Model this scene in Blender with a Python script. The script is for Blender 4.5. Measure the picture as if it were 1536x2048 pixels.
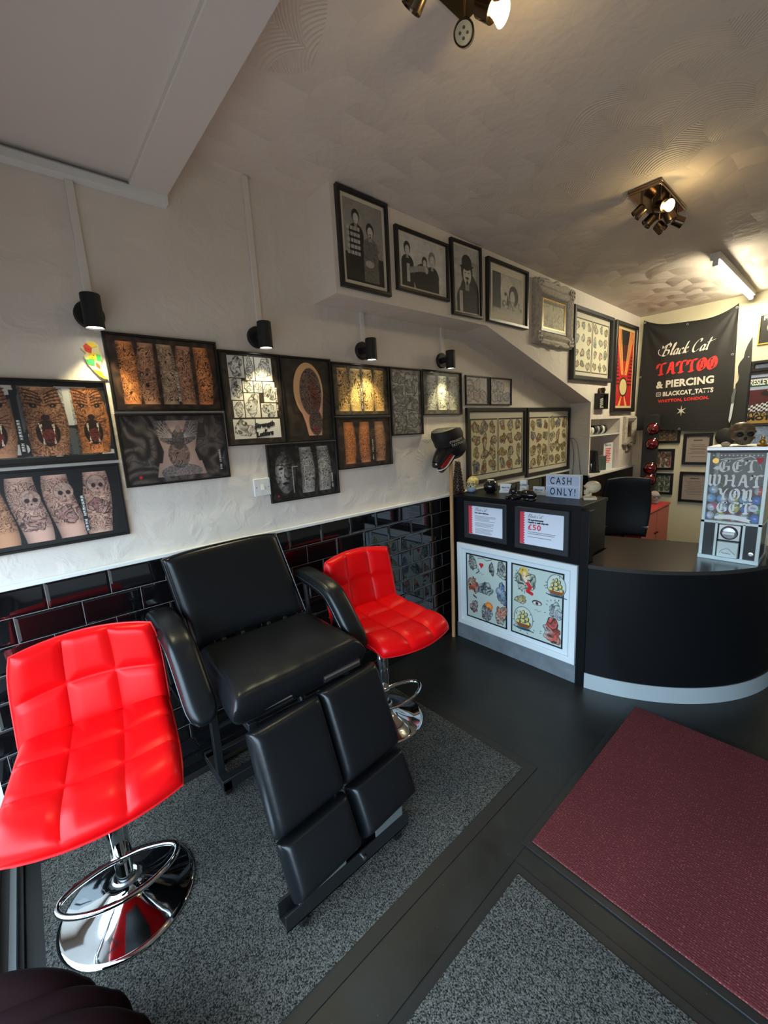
import bpy, math, random
import numpy as np
from mathutils import Vector, Matrix
PI = math.pi
for o in list(bpy.data.objects):
    bpy.data.objects.remove(o)
SC = bpy.context.scene
COL = SC.collection

# ------------------------------------------------------------------ camera
cam = bpy.data.cameras.new('camera')
cam.sensor_fit = 'VERTICAL'; cam.sensor_height = 36.0
cam.lens = 823.95 / 2048 * 36.0
cam.clip_start = 0.02
camo = bpy.data.objects.new('camera', cam); COL.objects.link(camo)
RR = ((0.6602591, 0.74910978, -0.05378152), (0.10470963, -0.16272714, -0.98109927), (-0.74370277, 0.64214828, -0.18588108))
camo.matrix_world = Matrix(((RR[0][0], -RR[1][0], -RR[2][0], 1.92),
                            (RR[0][1], -RR[1][1], -RR[2][1], 0.0),
                            (RR[0][2], -RR[1][2], -RR[2][2], 1.5),
                            (0, 0, 0, 1)))
SC.camera = camo
vs = SC.view_settings
vs.view_transform = 'Standard'; vs.look = 'None'; vs.gamma = 1.0; vs.use_curve_mapping = False
vs.exposure = 0.08

# ------------------------------------------------------------------ daylight outside the shop window
W = bpy.data.worlds.new('sky'); SC.world = W; W.use_nodes = True
nt = W.node_tree; nt.nodes.clear()
wo = nt.nodes.new('ShaderNodeOutputWorld'); bg = nt.nodes.new('ShaderNodeBackground')
tc = nt.nodes.new('ShaderNodeTexCoord'); sx = nt.nodes.new('ShaderNodeSeparateXYZ'); cr = nt.nodes.new('ShaderNodeValToRGB')
nt.links.new(tc.outputs['Generated'], sx.inputs[0]); nt.links.new(sx.outputs['Z'], cr.inputs[0])
cr.color_ramp.elements[0].position = 0.0; cr.color_ramp.elements[0].color = (0.10, 0.11, 0.115, 1)
cr.color_ramp.elements[1].position = 0.9; cr.color_ramp.elements[1].color = (0.60, 0.82, 1.0, 1)
e = cr.color_ramp.elements.new(0.03); e.color = (0.20, 0.22, 0.24, 1)
e = cr.color_ramp.elements.new(0.12); e.color = (0.56, 0.79, 1.0, 1)
nt.links.new(cr.outputs[0], bg.inputs[0]); bg.inputs[1].default_value = 11.0
nt.links.new(bg.outputs[0], wo.inputs[0])

def area(name, loc, rot, sx_, sy_, power, color=(1, 1, 1), portal=False):
    l = bpy.data.lights.new(name, 'AREA'); l.shape = 'RECTANGLE'; l.size = sx_; l.size_y = sy_; l.energy = power; l.color = color
    if portal: l.cycles.is_portal = True
    o = bpy.data.objects.new(name, l); COL.objects.link(o); o.location = loc; o.rotation_euler = rot
    return o
area('window_portal', (1.75, -0.46, 0.94), (PI / 2, 0, 0), 3.3, 1.48, 1, portal=True)   # guides the sky light through the shop window

def spot(name, loc, aim, power, angle, blend, color, r=0.02):
    l = bpy.data.lights.new(name, 'SPOT'); l.energy = power; l.spot_size = angle; l.spot_blend = blend; l.color = color; l.shadow_soft_size = r
    o = bpy.data.objects.new(name, l); COL.objects.link(o); o.location = loc
    o.rotation_euler = (Vector(aim) - Vector(loc)).to_track_quat('-Z', 'Y').to_euler()
    return o
def point(name, loc, power, color, r=0.02):
    l = bpy.data.lights.new(name, 'POINT'); l.energy = power; l.color = color; l.shadow_soft_size = r
    o = bpy.data.objects.new(name, l); COL.objects.link(o); o.location = loc
    return o

# ------------------------------------------------------------------ materials
def newmat(name):
    m = bpy.data.materials.new(name); m.use_nodes = True
    return m, m.node_tree, m.node_tree.nodes['Principled BSDF']
def mat(name, col, rough=0.5, metal=0.0, coat=0.0, spec=0.5, bump=0.0, bscale=50.0, vary=0.0, bdist=0.002, emis=None, estr=1.0, detail=4.0, aniso=None, sheen=0.0):
    m, t, b = newmat(name)
    b.inputs['Base Color'].default_value = (*col, 1); b.inputs['Roughness'].default_value = rough; b.inputs['Metallic'].default_value = metal
    b.inputs['Coat Weight'].default_value = coat; b.inputs['Coat Roughness'].default_value = 0.05; b.inputs['Specular IOR Level'].default_value = spec
    b.inputs['Sheen Weight'].default_value = sheen
    if emis: b.inputs['Emission Color'].default_value = (*emis, 1); b.inputs['Emission Strength'].default_value = estr
    if bump or vary:
        c = t.nodes.new('ShaderNodeTexCoord'); n = t.nodes.new('ShaderNodeTexNoise'); n.inputs['Scale'].default_value = bscale; n.inputs['Detail'].default_value = detail
        mp = t.nodes.new('ShaderNodeMapping')
        if aniso: mp.inputs['Scale'].default_value = aniso
        t.links.new(c.outputs['Object'], mp.inputs[0]); t.links.new(mp.outputs[0], n.inputs['Vector'])
        if bump:
            bp = t.nodes.new('ShaderNodeBump'); bp.inputs['Strength'].default_value = bump; bp.inputs['Distance'].default_value = bdist
            t.links.new(n.outputs['Fac'], bp.inputs['Height']); t.links.new(bp.outputs[0], b.inputs['Normal'])
        if vary:
            r = t.nodes.new('ShaderNodeValToRGB'); r.color_ramp.elements[0].position = 0.3; r.color_ramp.elements[1].position = 0.7
            r.color_ramp.elements[0].color = (*[max(0, x * (1 - vary)) for x in col], 1); r.color_ramp.elements[1].color = (*[min(1, x * (1 + vary)) for x in col], 1)
            t.links.new(n.outputs['Fac'], r.inputs[0]); t.links.new(r.outputs[0], b.inputs['Base Color'])
    return m
def vcol_mat(name, rough=0.5, coat=0.0, coat_rough=0.04, wob=0.0):
    m, t, b = newmat(name)
    a = t.nodes.new('ShaderNodeAttribute'); a.attribute_name = 'Col'
    t.links.new(a.outputs['Color'], b.inputs['Base Color']); b.inputs['Roughness'].default_value = rough
    b.inputs['Coat Weight'].default_value = coat; b.inputs['Coat Roughness'].default_value = coat_rough
    if wob:
        c = t.nodes.new('ShaderNodeTexCoord'); n = t.nodes.new('ShaderNodeTexNoise'); n.inputs['Scale'].default_value = 5.0; n.inputs['Detail'].default_value = 1.0
        bp = t.nodes.new('ShaderNodeBump'); bp.inputs['Strength'].default_value = wob; bp.inputs['Distance'].default_value = 0.01
        t.links.new(c.outputs['Object'], n.inputs['Vector']); t.links.new(n.outputs['Fac'], bp.inputs['Height']); t.links.new(bp.outputs[0], b.inputs['Coat Normal'])
    return m

def wall_mat(name, col, strength=0.35):
    m, t, b = newmat(name)
    b.inputs['Roughness'].default_value = 0.75
    c = t.nodes.new('ShaderNodeTexCoord')
    n1 = t.nodes.new('ShaderNodeTexNoise'); n1.inputs['Scale'].default_value = 9; n1.inputs['Detail'].default_value = 6; n1.inputs['Distortion'].default_value = 0.6
    n2 = t.nodes.new('ShaderNodeTexNoise'); n2.inputs['Scale'].default_value = 60; n2.inputs['Detail'].default_value = 3
    r = t.nodes.new('ShaderNodeValToRGB'); r.color_ramp.elements[0].position = 0.45; r.color_ramp.elements[1].position = 0.75
    a = t.nodes.new('ShaderNodeMath'); a.operation = 'MULTIPLY_ADD'; a.inputs[1].default_value = 0.12
    bp = t.nodes.new('ShaderNodeBump'); bp.inputs['Strength'].default_value = strength; bp.inputs['Distance'].default_value = 0.006
    mx = t.nodes.new('ShaderNodeValToRGB'); mx.color_ramp.elements[0].color = (*[x * 0.93 for x in col], 1); mx.color_ramp.elements[1].color = (*[min(1, x * 1.05) for x in col], 1)
    t.links.new(c.outputs['Object'], n1.inputs['Vector']); t.links.new(c.outputs['Object'], n2.inputs['Vector'])
    t.links.new(n1.outputs['Fac'], r.inputs[0]); t.links.new(n2.outputs['Fac'], a.inputs[0]); t.links.new(r.outputs[0], a.inputs[2])
    t.links.new(a.outputs[0], bp.inputs['Height']); t.links.new(bp.outputs[0], b.inputs['Normal'])
    t.links.new(n1.outputs['Fac'], mx.inputs[0]); t.links.new(mx.outputs[0], b.inputs['Base Color'])
    return m
M = {}
M['wall'] = wall_mat('painted_plaster', (0.72, 0.65, 0.575), 0.6)
M['wall_far'] = wall_mat('mid_grey_plaster', (0.30, 0.27, 0.25))
M['wall_back'] = wall_mat('cream_plaster', (0.74, 0.68, 0.48), 0.12)
M['white'] = mat('white_gloss_paint', (0.74, 0.74, 0.70), 0.35, bump=0.1, bscale=20)
M['beam'] = mat('beam_paint', (0.70, 0.645, 0.58), 0.6, bump=0.25, bscale=14, bdist=0.004)

def ceiling_mat():
    m, t, b = newmat('fan_swirl_plaster')
    b.inputs['Base Color'].default_value = (0.72, 0.63, 0.54, 1); b.inputs['Roughness'].default_value = 0.6
    c = t.nodes.new('ShaderNodeTexCoord'); nz = t.nodes.new('ShaderNodeTexNoise'); nz.inputs['Scale'].default_value = 1.6; nz.inputs['Detail'].default_value = 1
    ad = t.nodes.new('ShaderNodeVectorMath'); ad.operation = 'MULTIPLY_ADD'; ad.inputs[1].default_value = (0.25, 0.25, 0)
    mp = t.nodes.new('ShaderNodeMapping'); mp.inputs['Scale'].default_value = (3.6, 5.6, 0)
    t.links.new(c.outputs['Object'], nz.inputs['Vector']); t.links.new(nz.outputs['Color'], ad.inputs[0]); t.links.new(c.outputs['Object'], ad.inputs[2])
    t.links.new(ad.outputs[0], mp.inputs[0])
    # overlapping comb-swept scallops: offset rows of circular arcs
    sep = t.nodes.new('ShaderNodeSeparateXYZ'); t.links.new(mp.outputs[0], sep.inputs[0])
    def M_(op, a, bb=None, v=None, v0=None):
        n = t.nodes.new('ShaderNodeMath'); n.operation = op
        if a is not None: t.links.new(a, n.inputs[0])
        if v0 is not None: n.inputs[0].default_value = v0
        if bb is not None: t.links.new(bb, n.inputs[1])
        if v is not None: n.inputs[1].default_value = v
        return n.outputs[0]
    def wave(off):
        x = M_('FRACT', M_('ADD', sep.outputs['X'], off) if off is not None else sep.outputs['X']); x = M_('SUBTRACT', x, v=0.5)
        return M_('ADD', sep.outputs['Y'], M_('MULTIPLY', M_('MULTIPLY', x, x), v=-2.2))
    par = M_('MULTIPLY', M_('MODULO', M_('FLOOR', wave(None)), v=2.0), v=0.5)
    y2 = wave(par); fr = M_('FRACT', y2)
    n3 = t.nodes.new('ShaderNodeTexNoise'); n3.inputs['Scale'].default_value = 1.1; t.links.new(c.outputs['Object'], n3.inputs['Vector'])
    cm = M_('MULTIPLY', M_('GREATER_THAN', n3.outputs['Fac'], v=0.56), v=0.035)
    comb = M_('MULTIPLY', M_('SINE', M_('MULTIPLY', fr, v=75.0)), cm)
    h = M_('ADD', comb, M_('MULTIPLY', fr, v=0.55))
    n2 = t.nodes.new('ShaderNodeTexNoise'); n2.inputs['Scale'].default_value = 18; t.links.new(c.outputs['Object'], n2.inputs['Vector'])
    h = M_('ADD', h, M_('MULTIPLY', n2.outputs['Fac'], v=0.18))
    bp = t.nodes.new('ShaderNodeBump'); bp.inputs['Strength'].default_value = 0.8; bp.inputs['Distance'].default_value = 0.035
    t.links.new(h, bp.inputs['Height']); t.links.new(bp.outputs[0], b.inputs['Normal'])
    return m
M['ceiling'] = ceiling_mat()

def tile_mat():
    m, t, b = newmat('black_metro_tiles')
    c = t.nodes.new('ShaderNodeTexCoord'); sep = t.nodes.new('ShaderNodeSeparateXYZ'); cb = t.nodes.new('ShaderNodeCombineXYZ')
    t.links.new(c.outputs['Object'], sep.inputs[0]); t.links.new(sep.outputs['Y'], cb.inputs[0]); t.links.new(sep.outputs['Z'], cb.inputs[1])
    mp = t.nodes.new('ShaderNodeMapping'); mp.inputs['Location'].default_value = (0.0085, -0.0335, 0)
    t.links.new(cb.outputs[0], mp.inputs[0])
    br = t.nodes.new('ShaderNodeTexBrick'); br.offset = 0.5; br.inputs['Scale'].default_value = 1.0
    br.inputs['Brick Width'].default_value = 0.1985; br.inputs['Row Height'].default_value = 0.1; br.inputs['Mortar Size'].default_value = 0.0012; br.inputs['Mortar Smooth'].default_value = 0.0
    br.inputs['Color1'].default_value = (0.004, 0.0035, 0.004, 1); br.inputs['Color2'].default_value = (0.004, 0.0035, 0.004, 1); br.inputs['Mortar'].default_value = (0.15, 0.145, 0.14, 1)
    t.links.new(mp.outputs[0], br.inputs['Vector']); t.links.new(br.outputs['Color'], b.inputs['Base Color'])
    b2 = t.nodes.new('ShaderNodeTexBrick'); b2.offset = 0.5; b2.inputs['Scale'].default_value = 1.0
    b2.inputs['Brick Width'].default_value = 0.1985; b2.inputs['Row Height'].default_value = 0.1; b2.inputs['Mortar Size'].default_value = 0.011; b2.inputs['Mortar Smooth'].default_value = 1.0
    t.links.new(mp.outputs[0], b2.inputs['Vector'])
    bp = t.nodes.new('ShaderNodeBump'); bp.invert = True; bp.inputs['Strength'].default_value = 0.5; bp.inputs['Distance'].default_value = 0.004
    t.links.new(b2.outputs['Fac'], bp.inputs['Height']); t.links.new(bp.outputs[0], b.inputs['Normal'])
    rg = t.nodes.new('ShaderNodeMath'); rg.operation = 'MULTIPLY_ADD'; rg.inputs[1].default_value = 0.6; rg.inputs[2].default_value = 0.035
    t.links.new(br.outputs['Fac'], rg.inputs[0]); t.links.new(rg.outputs[0], b.inputs['Roughness'])
    b.inputs['Specular IOR Level'].default_value = 0.9
    return m
M['tile'] = tile_mat()
def floor_mat():
    m, t, b = newmat('black_vinyl_floor')
    c = t.nodes.new('ShaderNodeTexCoord'); n = t.nodes.new('ShaderNodeTexNoise'); n.inputs['Scale'].default_value = 3.5; n.inputs['Detail'].default_value = 8; n.inputs['Roughness'].default_value = 0.7
    r = t.nodes.new('ShaderNodeValToRGB'); r.color_ramp.elements[0].position = 0.35; r.color_ramp.elements[1].position = 0.8
    r.color_ramp.elements[0].color = (0.008, 0.0085, 0.008, 1); r.color_ramp.elements[1].color = (0.022, 0.023, 0.022, 1)
    w = t.nodes.new('ShaderNodeTexVoronoi'); w.feature = 'F1'; w.inputs['Scale'].default_value = 26
    sp = t.nodes.new('ShaderNodeMath'); sp.operation = 'LESS_THAN'; sp.inputs[1].default_value = 0.035
    mx = t.nodes.new('ShaderNodeMix'); mx.data_type = 'RGBA'; mx.inputs['B'].default_value = (0.12, 0.12, 0.11, 1)
    t.links.new(c.outputs['Object'], n.inputs['Vector']); t.links.new(c.outputs['Object'], w.inputs['Vector']); t.links.new(w.outputs['Distance'], sp.inputs[0])
    t.links.new(n.outputs['Fac'], r.inputs[0]); t.links.new(r.outputs[0], mx.inputs['A']); t.links.new(sp.outputs[0], mx.inputs['Factor']); t.links.new(mx.outputs['Result'], b.inputs['Base Color'])
    rr = t.nodes.new('ShaderNodeMapRange'); rr.inputs['To Min'].default_value = 0.28; rr.inputs['To Max'].default_value = 0.55
    t.links.new(n.outputs['Fac'], rr.inputs[0]); t.links.new(rr.outputs[0], b.inputs['Roughness'])
    bp = t.nodes.new('ShaderNodeBump'); bp.inputs['Strength'].default_value = 0.08; bp.inputs['Distance'].default_value = 0.003; t.links.new(n.outputs['Fac'], bp.inputs['Height']); t.links.new(bp.outputs[0], b.inputs['Normal'])
    return m
M['floor'] = floor_mat()
def carpet_mat(name, c0, c1, scale=170.0, weave=False):
    m, t, b = newmat(name)
    c = t.nodes.new('ShaderNodeTexCoord'); mp = t.nodes.new('ShaderNodeMapping')
    t.links.new(c.outputs['Object'], mp.inputs[0])
    n = t.nodes.new('ShaderNodeTexNoise'); n.inputs['Scale'].default_value = scale; n.inputs['Detail'].default_value = 3
    lo = t.nodes.new('ShaderNodeTexNoise'); lo.inputs['Scale'].default_value = 2.5; lo.inputs['Detail'].default_value = 4
    t.links.new(mp.outputs[0], n.inputs['Vector']); t.links.new(mp.outputs[0], lo.inputs['Vector'])
    src = n.outputs['Fac']
    if weave:
        v = t.nodes.new('ShaderNodeTexVoronoi'); v.inputs['Scale'].default_value = 130; v.inputs['Randomness'].default_value = 0.25
        t.links.new(mp.outputs[0], v.inputs['Vector'])
        a = t.nodes.new('ShaderNodeMath'); a.operation = 'MULTIPLY_ADD'; a.inputs[1].default_value = -0.75; t.links.new(v.outputs['Distance'], a.inputs[0])
        a2 = t.nodes.new('ShaderNodeMath'); a2.operation = 'MULTIPLY_ADD'; a2.inputs[1].default_value = 0.5; a2.inputs[2].default_value = 0.5; t.links.new(n.outputs['Fac'], a2.inputs[0]); t.links.new(a2.outputs[0], a.inputs[2]); src = a.outputs[0]
    r = t.nodes.new('ShaderNodeValToRGB'); r.color_ramp.elements[0].position = 0.38; r.color_ramp.elements[1].position = 0.66
    r.color_ramp.elements[0].color = (*c0, 1); r.color_ramp.elements[1].color = (*c1, 1)
    t.links.new(src, r.inputs[0])
    mx = t.nodes.new('ShaderNodeMix'); mx.data_type = 'RGBA'; mx.blend_type = 'MULTIPLY'; mx.inputs['Factor'].default_value = 1.0
    r2 = t.nodes.new('ShaderNodeValToRGB'); r2.color_ramp.elements[0].color = (0.72, 0.72, 0.72, 1); r2.color_ramp.elements[1].color = (1.15, 1.15, 1.15, 1)
    t.links.new(lo.outputs['Fac'], r2.inputs[0]); t.links.new(r.outputs[0], mx.inputs['A']); t.links.new(r2.outputs[0], mx.inputs['B']); t.links.new(mx.outputs['Result'], b.inputs['Base Color'])
    b.inputs['Roughness'].default_value = 0.95; b.inputs['Specular IOR Level'].default_value = 0.15
    bp = t.nodes.new('ShaderNodeBump'); bp.inputs['Strength'].default_value = 0.9; bp.inputs['Distance'].default_value = 0.004; t.links.new(src, bp.inputs['Height']); t.links.new(bp.outputs[0], b.inputs['Normal'])
    return m
M['carpet'] = carpet_mat('charcoal_pile', (0.009, 0.009, 0.008), (0.155, 0.148, 0.132), 260)
M['redmat'] = carpet_mat('maroon_pile', (0.12, 0.026, 0.028), (0.38, 0.10, 0.10), 150, True)
M['rubber'] = mat('black_rubber', (0.012, 0.012, 0.012), 0.45, bump=0.1, bscale=60)
M['alu'] = mat('grey_aluminium', (0.16, 0.17, 0.17), 0.45, 0.3, bump=0.1, bscale=40)
M['red'] = mat('red_leatherette', (0.72, 0.002, 0.004), 0.33, spec=0.22, bump=0.06, bscale=260, bdist=0.0006)
M['redstitch'] = mat('red_piping', (0.72, 0.01, 0.014), 0.45)
M['leather'] = mat('black_vinyl', (0.006, 0.0065, 0.0075), 0.31, bump=0.3, bscale=16, bdist=0.004, spec=0.36)
M['piping'] = mat('black_piping', (0.02, 0.021, 0.024), 0.3)
M['chrome'] = mat('chrome', (0.72, 0.74, 0.75), 0.06, 1.0)
M['steel'] = mat('brushed_steel', (0.55, 0.56, 0.57), 0.3, 1.0)
M['dsteel'] = mat('black_painted_steel', (0.012, 0.012, 0.013), 0.35, bump=0.05, bscale=90)
M['black'] = mat('black_satin', (0.008, 0.008, 0.009), 0.38)
M['blackgloss'] = mat('black_gloss', (0.005, 0.005, 0.006), 0.07, coat=0.5)
M['blackmatt'] = mat('black_matt', (0.006, 0.006, 0.007), 0.6)
M['blackwood'] = mat('black_laminate', (0.005, 0.0055, 0.0065), 0.36, spec=0.22, bump=0.05, bscale=120)
M['desktop'] = mat('dark_desk_laminate', (0.030, 0.026, 0.022), 0.28, bump=0.04, bscale=100)
M['plinth'] = mat('silver_grey_plinth', (0.46, 0.50, 0.51), 0.30, 0.25, bump=0.1, bscale=12)
M['plinthgrey'] = mat('slate_grey_plinth', (0.16, 0.18, 0.20), 0.5, bump=0.15, bscale=12, vary=0.2)
M['frame_black'] = mat('black_frame', (0.010, 0.009, 0.009), 0.32)
M['frame_slate'] = mat('slate_frame', (0.022, 0.024, 0.028), 0.45)
M['frame_white'] = mat('white_frame', (0.72, 0.76, 0.78), 0.42, bump=0.1, bscale=30)
M['frame_silver'] = mat('pale_carved_wood', (0.40, 0.36, 0.30), 0.55, bump=0.5, bscale=45, bdist=0.006, vary=0.25)
M['gold'] = mat('gold_paint', (0.75, 0.45, 0.10), 0.3, 0.8)
M['paper'] = mat('white_paper', (0.70, 0.75, 0.82), 0.6)
M['mount'] = mat('cream_mount', (0.62, 0.56, 0.46), 0.7)
M['mountw'] = mat('pale_mount', (0.66, 0.68, 0.68), 0.7)
M['print_gloss'] = vcol_mat('glossy_print', 0.5, 0.9, 0.03, 0.25)
M['print'] = vcol_mat('paper_print', 0.6, 0.35, 0.06)
M['wood'] = mat('pale_wood', (0.50, 0.27, 0.11), 0.5, bump=0.2, bscale=25, vary=0.25, aniso=(1, 1, 0.08))
M['banner'] = mat('black_banner_cloth', (0.012, 0.0115, 0.011), 0.62, bump=0.15, bscale=7, bdist=0.02, sheen=0.15)
M['ink_white'] = mat('cream_ink', (0.78, 0.74, 0.64), 0.6)
M['ink_red'] = mat('red_ink', (0.72, 0.035, 0.03), 0.6)
M['ink_black'] = mat('black_ink', (0.01, 0.01, 0.015), 0.6)
M['ink_grey'] = mat('grey_ink', (0.25, 0.25, 0.27), 0.6)
M['ink_pink'] = mat('crimson_ink', (0.75, 0.06, 0.10), 0.6)
M['bronze'] = mat('bronze_metal', (0.16, 0.11, 0.07), 0.22, 1.0)
M['plate'] = mat('polished_bronze_plate', (0.22, 0.16, 0.10), 0.12, 1.0)
M['bulb'] = mat('lit_bulb', (1, 1, 1), 0.4, emis=(1.0, 0.80, 0.42), estr=14)
M['led'] = mat('lit_lens', (1, 1, 1), 0.4, emis=(1.0, 0.97, 0.8), estr=14)
M['tube'] = mat('lit_tube', (1, 1, 1), 0.4, emis=(1.0, 0.91, 0.66), estr=62)
M['bone'] = mat('bone_resin', (0.70, 0.56, 0.36), 0.45, bump=0.2, bscale=50, vary=0.15)
M['redcab'] = mat('red_cabinet_paint', (0.46, 0.035, 0.03), 0.3)
M['redlens'] = mat('red_lens', (0.10, 0.001, 0.003), 0.05, coat=1.0, spec=0.8)
M['glass'], _t, _b = newmat('clear_glass')
_b.inputs['Transmission Weight'].default_value = 1.0; _b.inputs['Roughness'].default_value = 0.0; _b.inputs['IOR'].default_value = 1.1; _b.inputs['Base Color'].default_value = (0.9, 0.95, 0.95, 1)
def thin_glass():
    m, t, b = newmat('thin_pane')
    g = t.nodes.new('ShaderNodeBsdfGlossy'); g.inputs['Roughness'].default_value = 0.03
    tr = t.nodes.new('ShaderNodeBsdfTransparent'); fr = t.nodes.new('ShaderNodeFresnel'); fr.inputs[0].default_value = 1.5
    mx = t.nodes.new('ShaderNodeMixShader'); t.links.new(fr.outputs[0], mx.inputs[0]); t.links.new(tr.outputs[0], mx.inputs[1]); t.links.new(g.outputs[0], mx.inputs[2])
    t.links.new(mx.outputs[0], t.nodes['Material Output'].inputs[0]); return m
M['pane'] = thin_glass()

# ------------------------------------------------------------------ mesh building
class MB:
    def __init__(s): s.v = []; s.f = []
    def add(s, v, f):
        o = len(s.v); s.v.extend([tuple(map(float, p)) for p in v]); s.f.extend([tuple(i + o for i in q) for q in f]); return s
    def box(s, x0, x1, y0, y1, z0, z1):
        v = [(x, y, z) for z in (z0, z1) for y in (y0, y1) for x in (x0, x1)]
        return s.add(v, [(0, 2, 3, 1), (4, 5, 7, 6), (0, 1, 5, 4), (1, 3, 7, 5), (3, 2, 6, 7), (2, 0, 4, 6)])
    def prism(s, pts, z0, z1):
        n = len(pts); v = [(x, y, z0) for x, y in pts] + [(x, y, z1) for x, y in pts]
        return s.add(v, [tuple(range(n))[::-1], tuple(range(n, 2 * n))] + [(i, (i + 1) % n, n + (i + 1) % n, n + i) for i in range(n)])
    def cyl(s, p0, p1, r0, r1=None, n=20):
        r1 = r0 if r1 is None else r1
        p0, p1 = Vector(p0), Vector(p1); d = (p1 - p0).normalized(); a = d.orthogonal().normalized(); b = d.cross(a)
        v = [p + (a * math.cos(t) + b * math.sin(t)) * r for p, r in ((p0, r0), (p1, r1)) for t in [2 * PI * i / n for i in range(n)]]
        return s.add(v, [tuple(range(n))[::-1], tuple(range(n, 2 * n))] + [(i, (i + 1) % n, n + (i + 1) % n, n + i) for i in range(n)])
    def lathe(s, prof, n=32, c=(0, 0, 0), axis=None):
        c = Vector(c); ax = Vector(axis or (0, 0, 1)).normalized(); a = Vector((1, 0, 0)) if abs(ax.x) < 0.9 else Vector((0, 1, 0)); a = (a - ax * a.dot(ax)).normalized(); b = ax.cross(a)
        v = []
        for r, z in prof:
            for i in range(n):
                t = 2 * PI * i / n; v.append(c + ax * z + (a * math.cos(t) + b * math.sin(t)) * max(r, 1e-5))
        f = [(k * n + i, k * n + (i + 1) % n, (k + 1) * n + (i + 1) % n, (k + 1) * n + i) for k in range(len(prof) - 1) for i in range(n)]
        return s.add(v, f)
    def tube(s, path, r, n=10, closed=False, cap=True):
        P = [Vector(p) for p in path]; m = len(P); rs = r if isinstance(r, (list, tuple)) else [r] * m
        v = []; prev = None
        for i in range(m):
            if closed: t = (P[(i + 1) % m] - P[i - 1]).normalized()
            else: t = (P[min(i + 1, m - 1)] - P[max(i - 1, 0)]).normalized()
            if prev is None: a = t.orthogonal().normalized()
            else:
                a = prev - t * prev.dot(t); a = a.normalized() if a.length > 1e-6 else t.orthogonal().normalized()
            prev = a; b = t.cross(a)
            for k in range(n):
                q = 2 * PI * k / n; v.append(P[i] + (a * math.cos(q) + b * math.sin(q)) * rs[i])
        f = []
        for i in range(m if closed else m - 1):
            j = (i + 1) % m
            f += [(i * n + k, i * n + (k + 1) % n, j * n + (k + 1) % n, j * n + k) for k in range(n)]
        if cap and not closed: f += [tuple(range(n))[::-1], tuple(range((m - 1) * n, m * n))]
        return s.add(v, f)
    def ball(s, c, r, nu=20, nv=14, fn=None):
        rx, ry, rz = r if isinstance(r, (tuple, list)) else (r, r, r); v = []
        for j in range(nv + 1):
            a = PI * j / nv
            for i in range(nu):
                t = 2 * PI * i / nu; p = (math.sin(a) * math.cos(t), math.sin(a) * math.sin(t), math.cos(a))
                if fn: p = fn(p)
                v.append((c[0] + rx * p[0], c[1] + ry * p[1], c[2] + rz * p[2]))
        return s.add(v, [(j * nu + i, (j + 1) * nu + i, (j + 1) * nu + (i + 1) % nu, j * nu + (i + 1) % nu) for j in range(nv) for i in range(nu)])
def crom(pts, k=6, closed=False):
    P = [Vector(p) for p in pts]; out = []; n = len(P)
    rng = range(n) if closed else range(n - 1)
    for i in rng:
        if closed: a, b, c, d = P[i - 1], P[i], P[(i + 1) % n], P[(i + 2) % n]
        else: a, b, c, d = P[max(i - 1, 0)], P[i], P[i + 1], P[min(i + 2, n - 1)]
        for j in range(k):
            t = j / k; out.append(0.5 * ((2 * b) + (c - a) * t + (2 * a - 5 * b + 4 * c - d) * t * t + (3 * b - a - 3 * c + d) * t ** 3))
    if not closed: out.append(P[-1])
    return out
def obj(name, mb, m, parent=None, smooth=True, bevel=0.0, loc=None, rot=None, seg=2, ang=38):
    me = bpy.data.meshes.new(name); me.from_pydata(mb.v, [], mb.f); me.update()
    o = bpy.data.objects.new(name, me); COL.objects.link(o)
    me.materials.append(M[m] if isinstance(m, str) else m)
    if smooth and len(me.polygons):
        me.polygons.foreach_set('use_smooth', [True] * len(me.polygons)); me.set_sharp_from_angle(angle=math.radians(ang))
    if bevel:
        bv = o.modifiers.new('bevel', 'BEVEL'); bv.width = bevel; bv.segments = seg; bv.limit_method = 'ANGLE'; bv.angle_limit = math.radians(40)
    if loc: o.location = loc
    if rot: o.rotation_euler = rot
    if parent: o.parent = parent
    return o
def tag(o, label, cat, group=None, kind=None):
    if label: o['label'] = label
    if cat: o['category'] = cat
    if group: o['group'] = group
    if kind: o['kind'] = kind
    return o
def thing(name, label, cat, loc=(0, 0, 0), rot=(0, 0, 0), group=None, basis=None):
    o = bpy.data.objects.new(name, None); COL.objects.link(o); o.empty_display_size = 0.05
    if basis:
        b = BAS[basis]; o.matrix_world = Matrix.Translation(loc) @ b
    else: o.location = loc; o.rotation_euler = rot
    return tag(o, label, cat, group)
# surface bases: local x = right, local y = up, local z = out of the wall
BAS = {'left': Matrix(((0, 0, 1, 0), (1, 0, 0, 0), (0, 1, 0, 0), (0, 0, 0, 1))),
       'back': Matrix(((1, 0, 0, 0), (0, 0, -1, 0), (0, 1, 0, 0), (0, 0, 0, 1)))}
def struct(name, mb, m, label=None, bevel=0.0, smooth=False):
    o = obj(name, mb, m, smooth=smooth, bevel=bevel); o['kind'] = 'structure'
    if label: o['label'] = label
    return o
def dup(root, loc=None, label=None):
    r = root.copy(); COL.objects.link(r)
    if loc is not None: r.location = loc
    if label: r['label'] = label
    def rec(a, b):
        for ch in list(a.children):
            c = ch.copy(); COL.objects.link(c); c.parent = b; rec(ch, c)
    rec(root, r); return r

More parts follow.
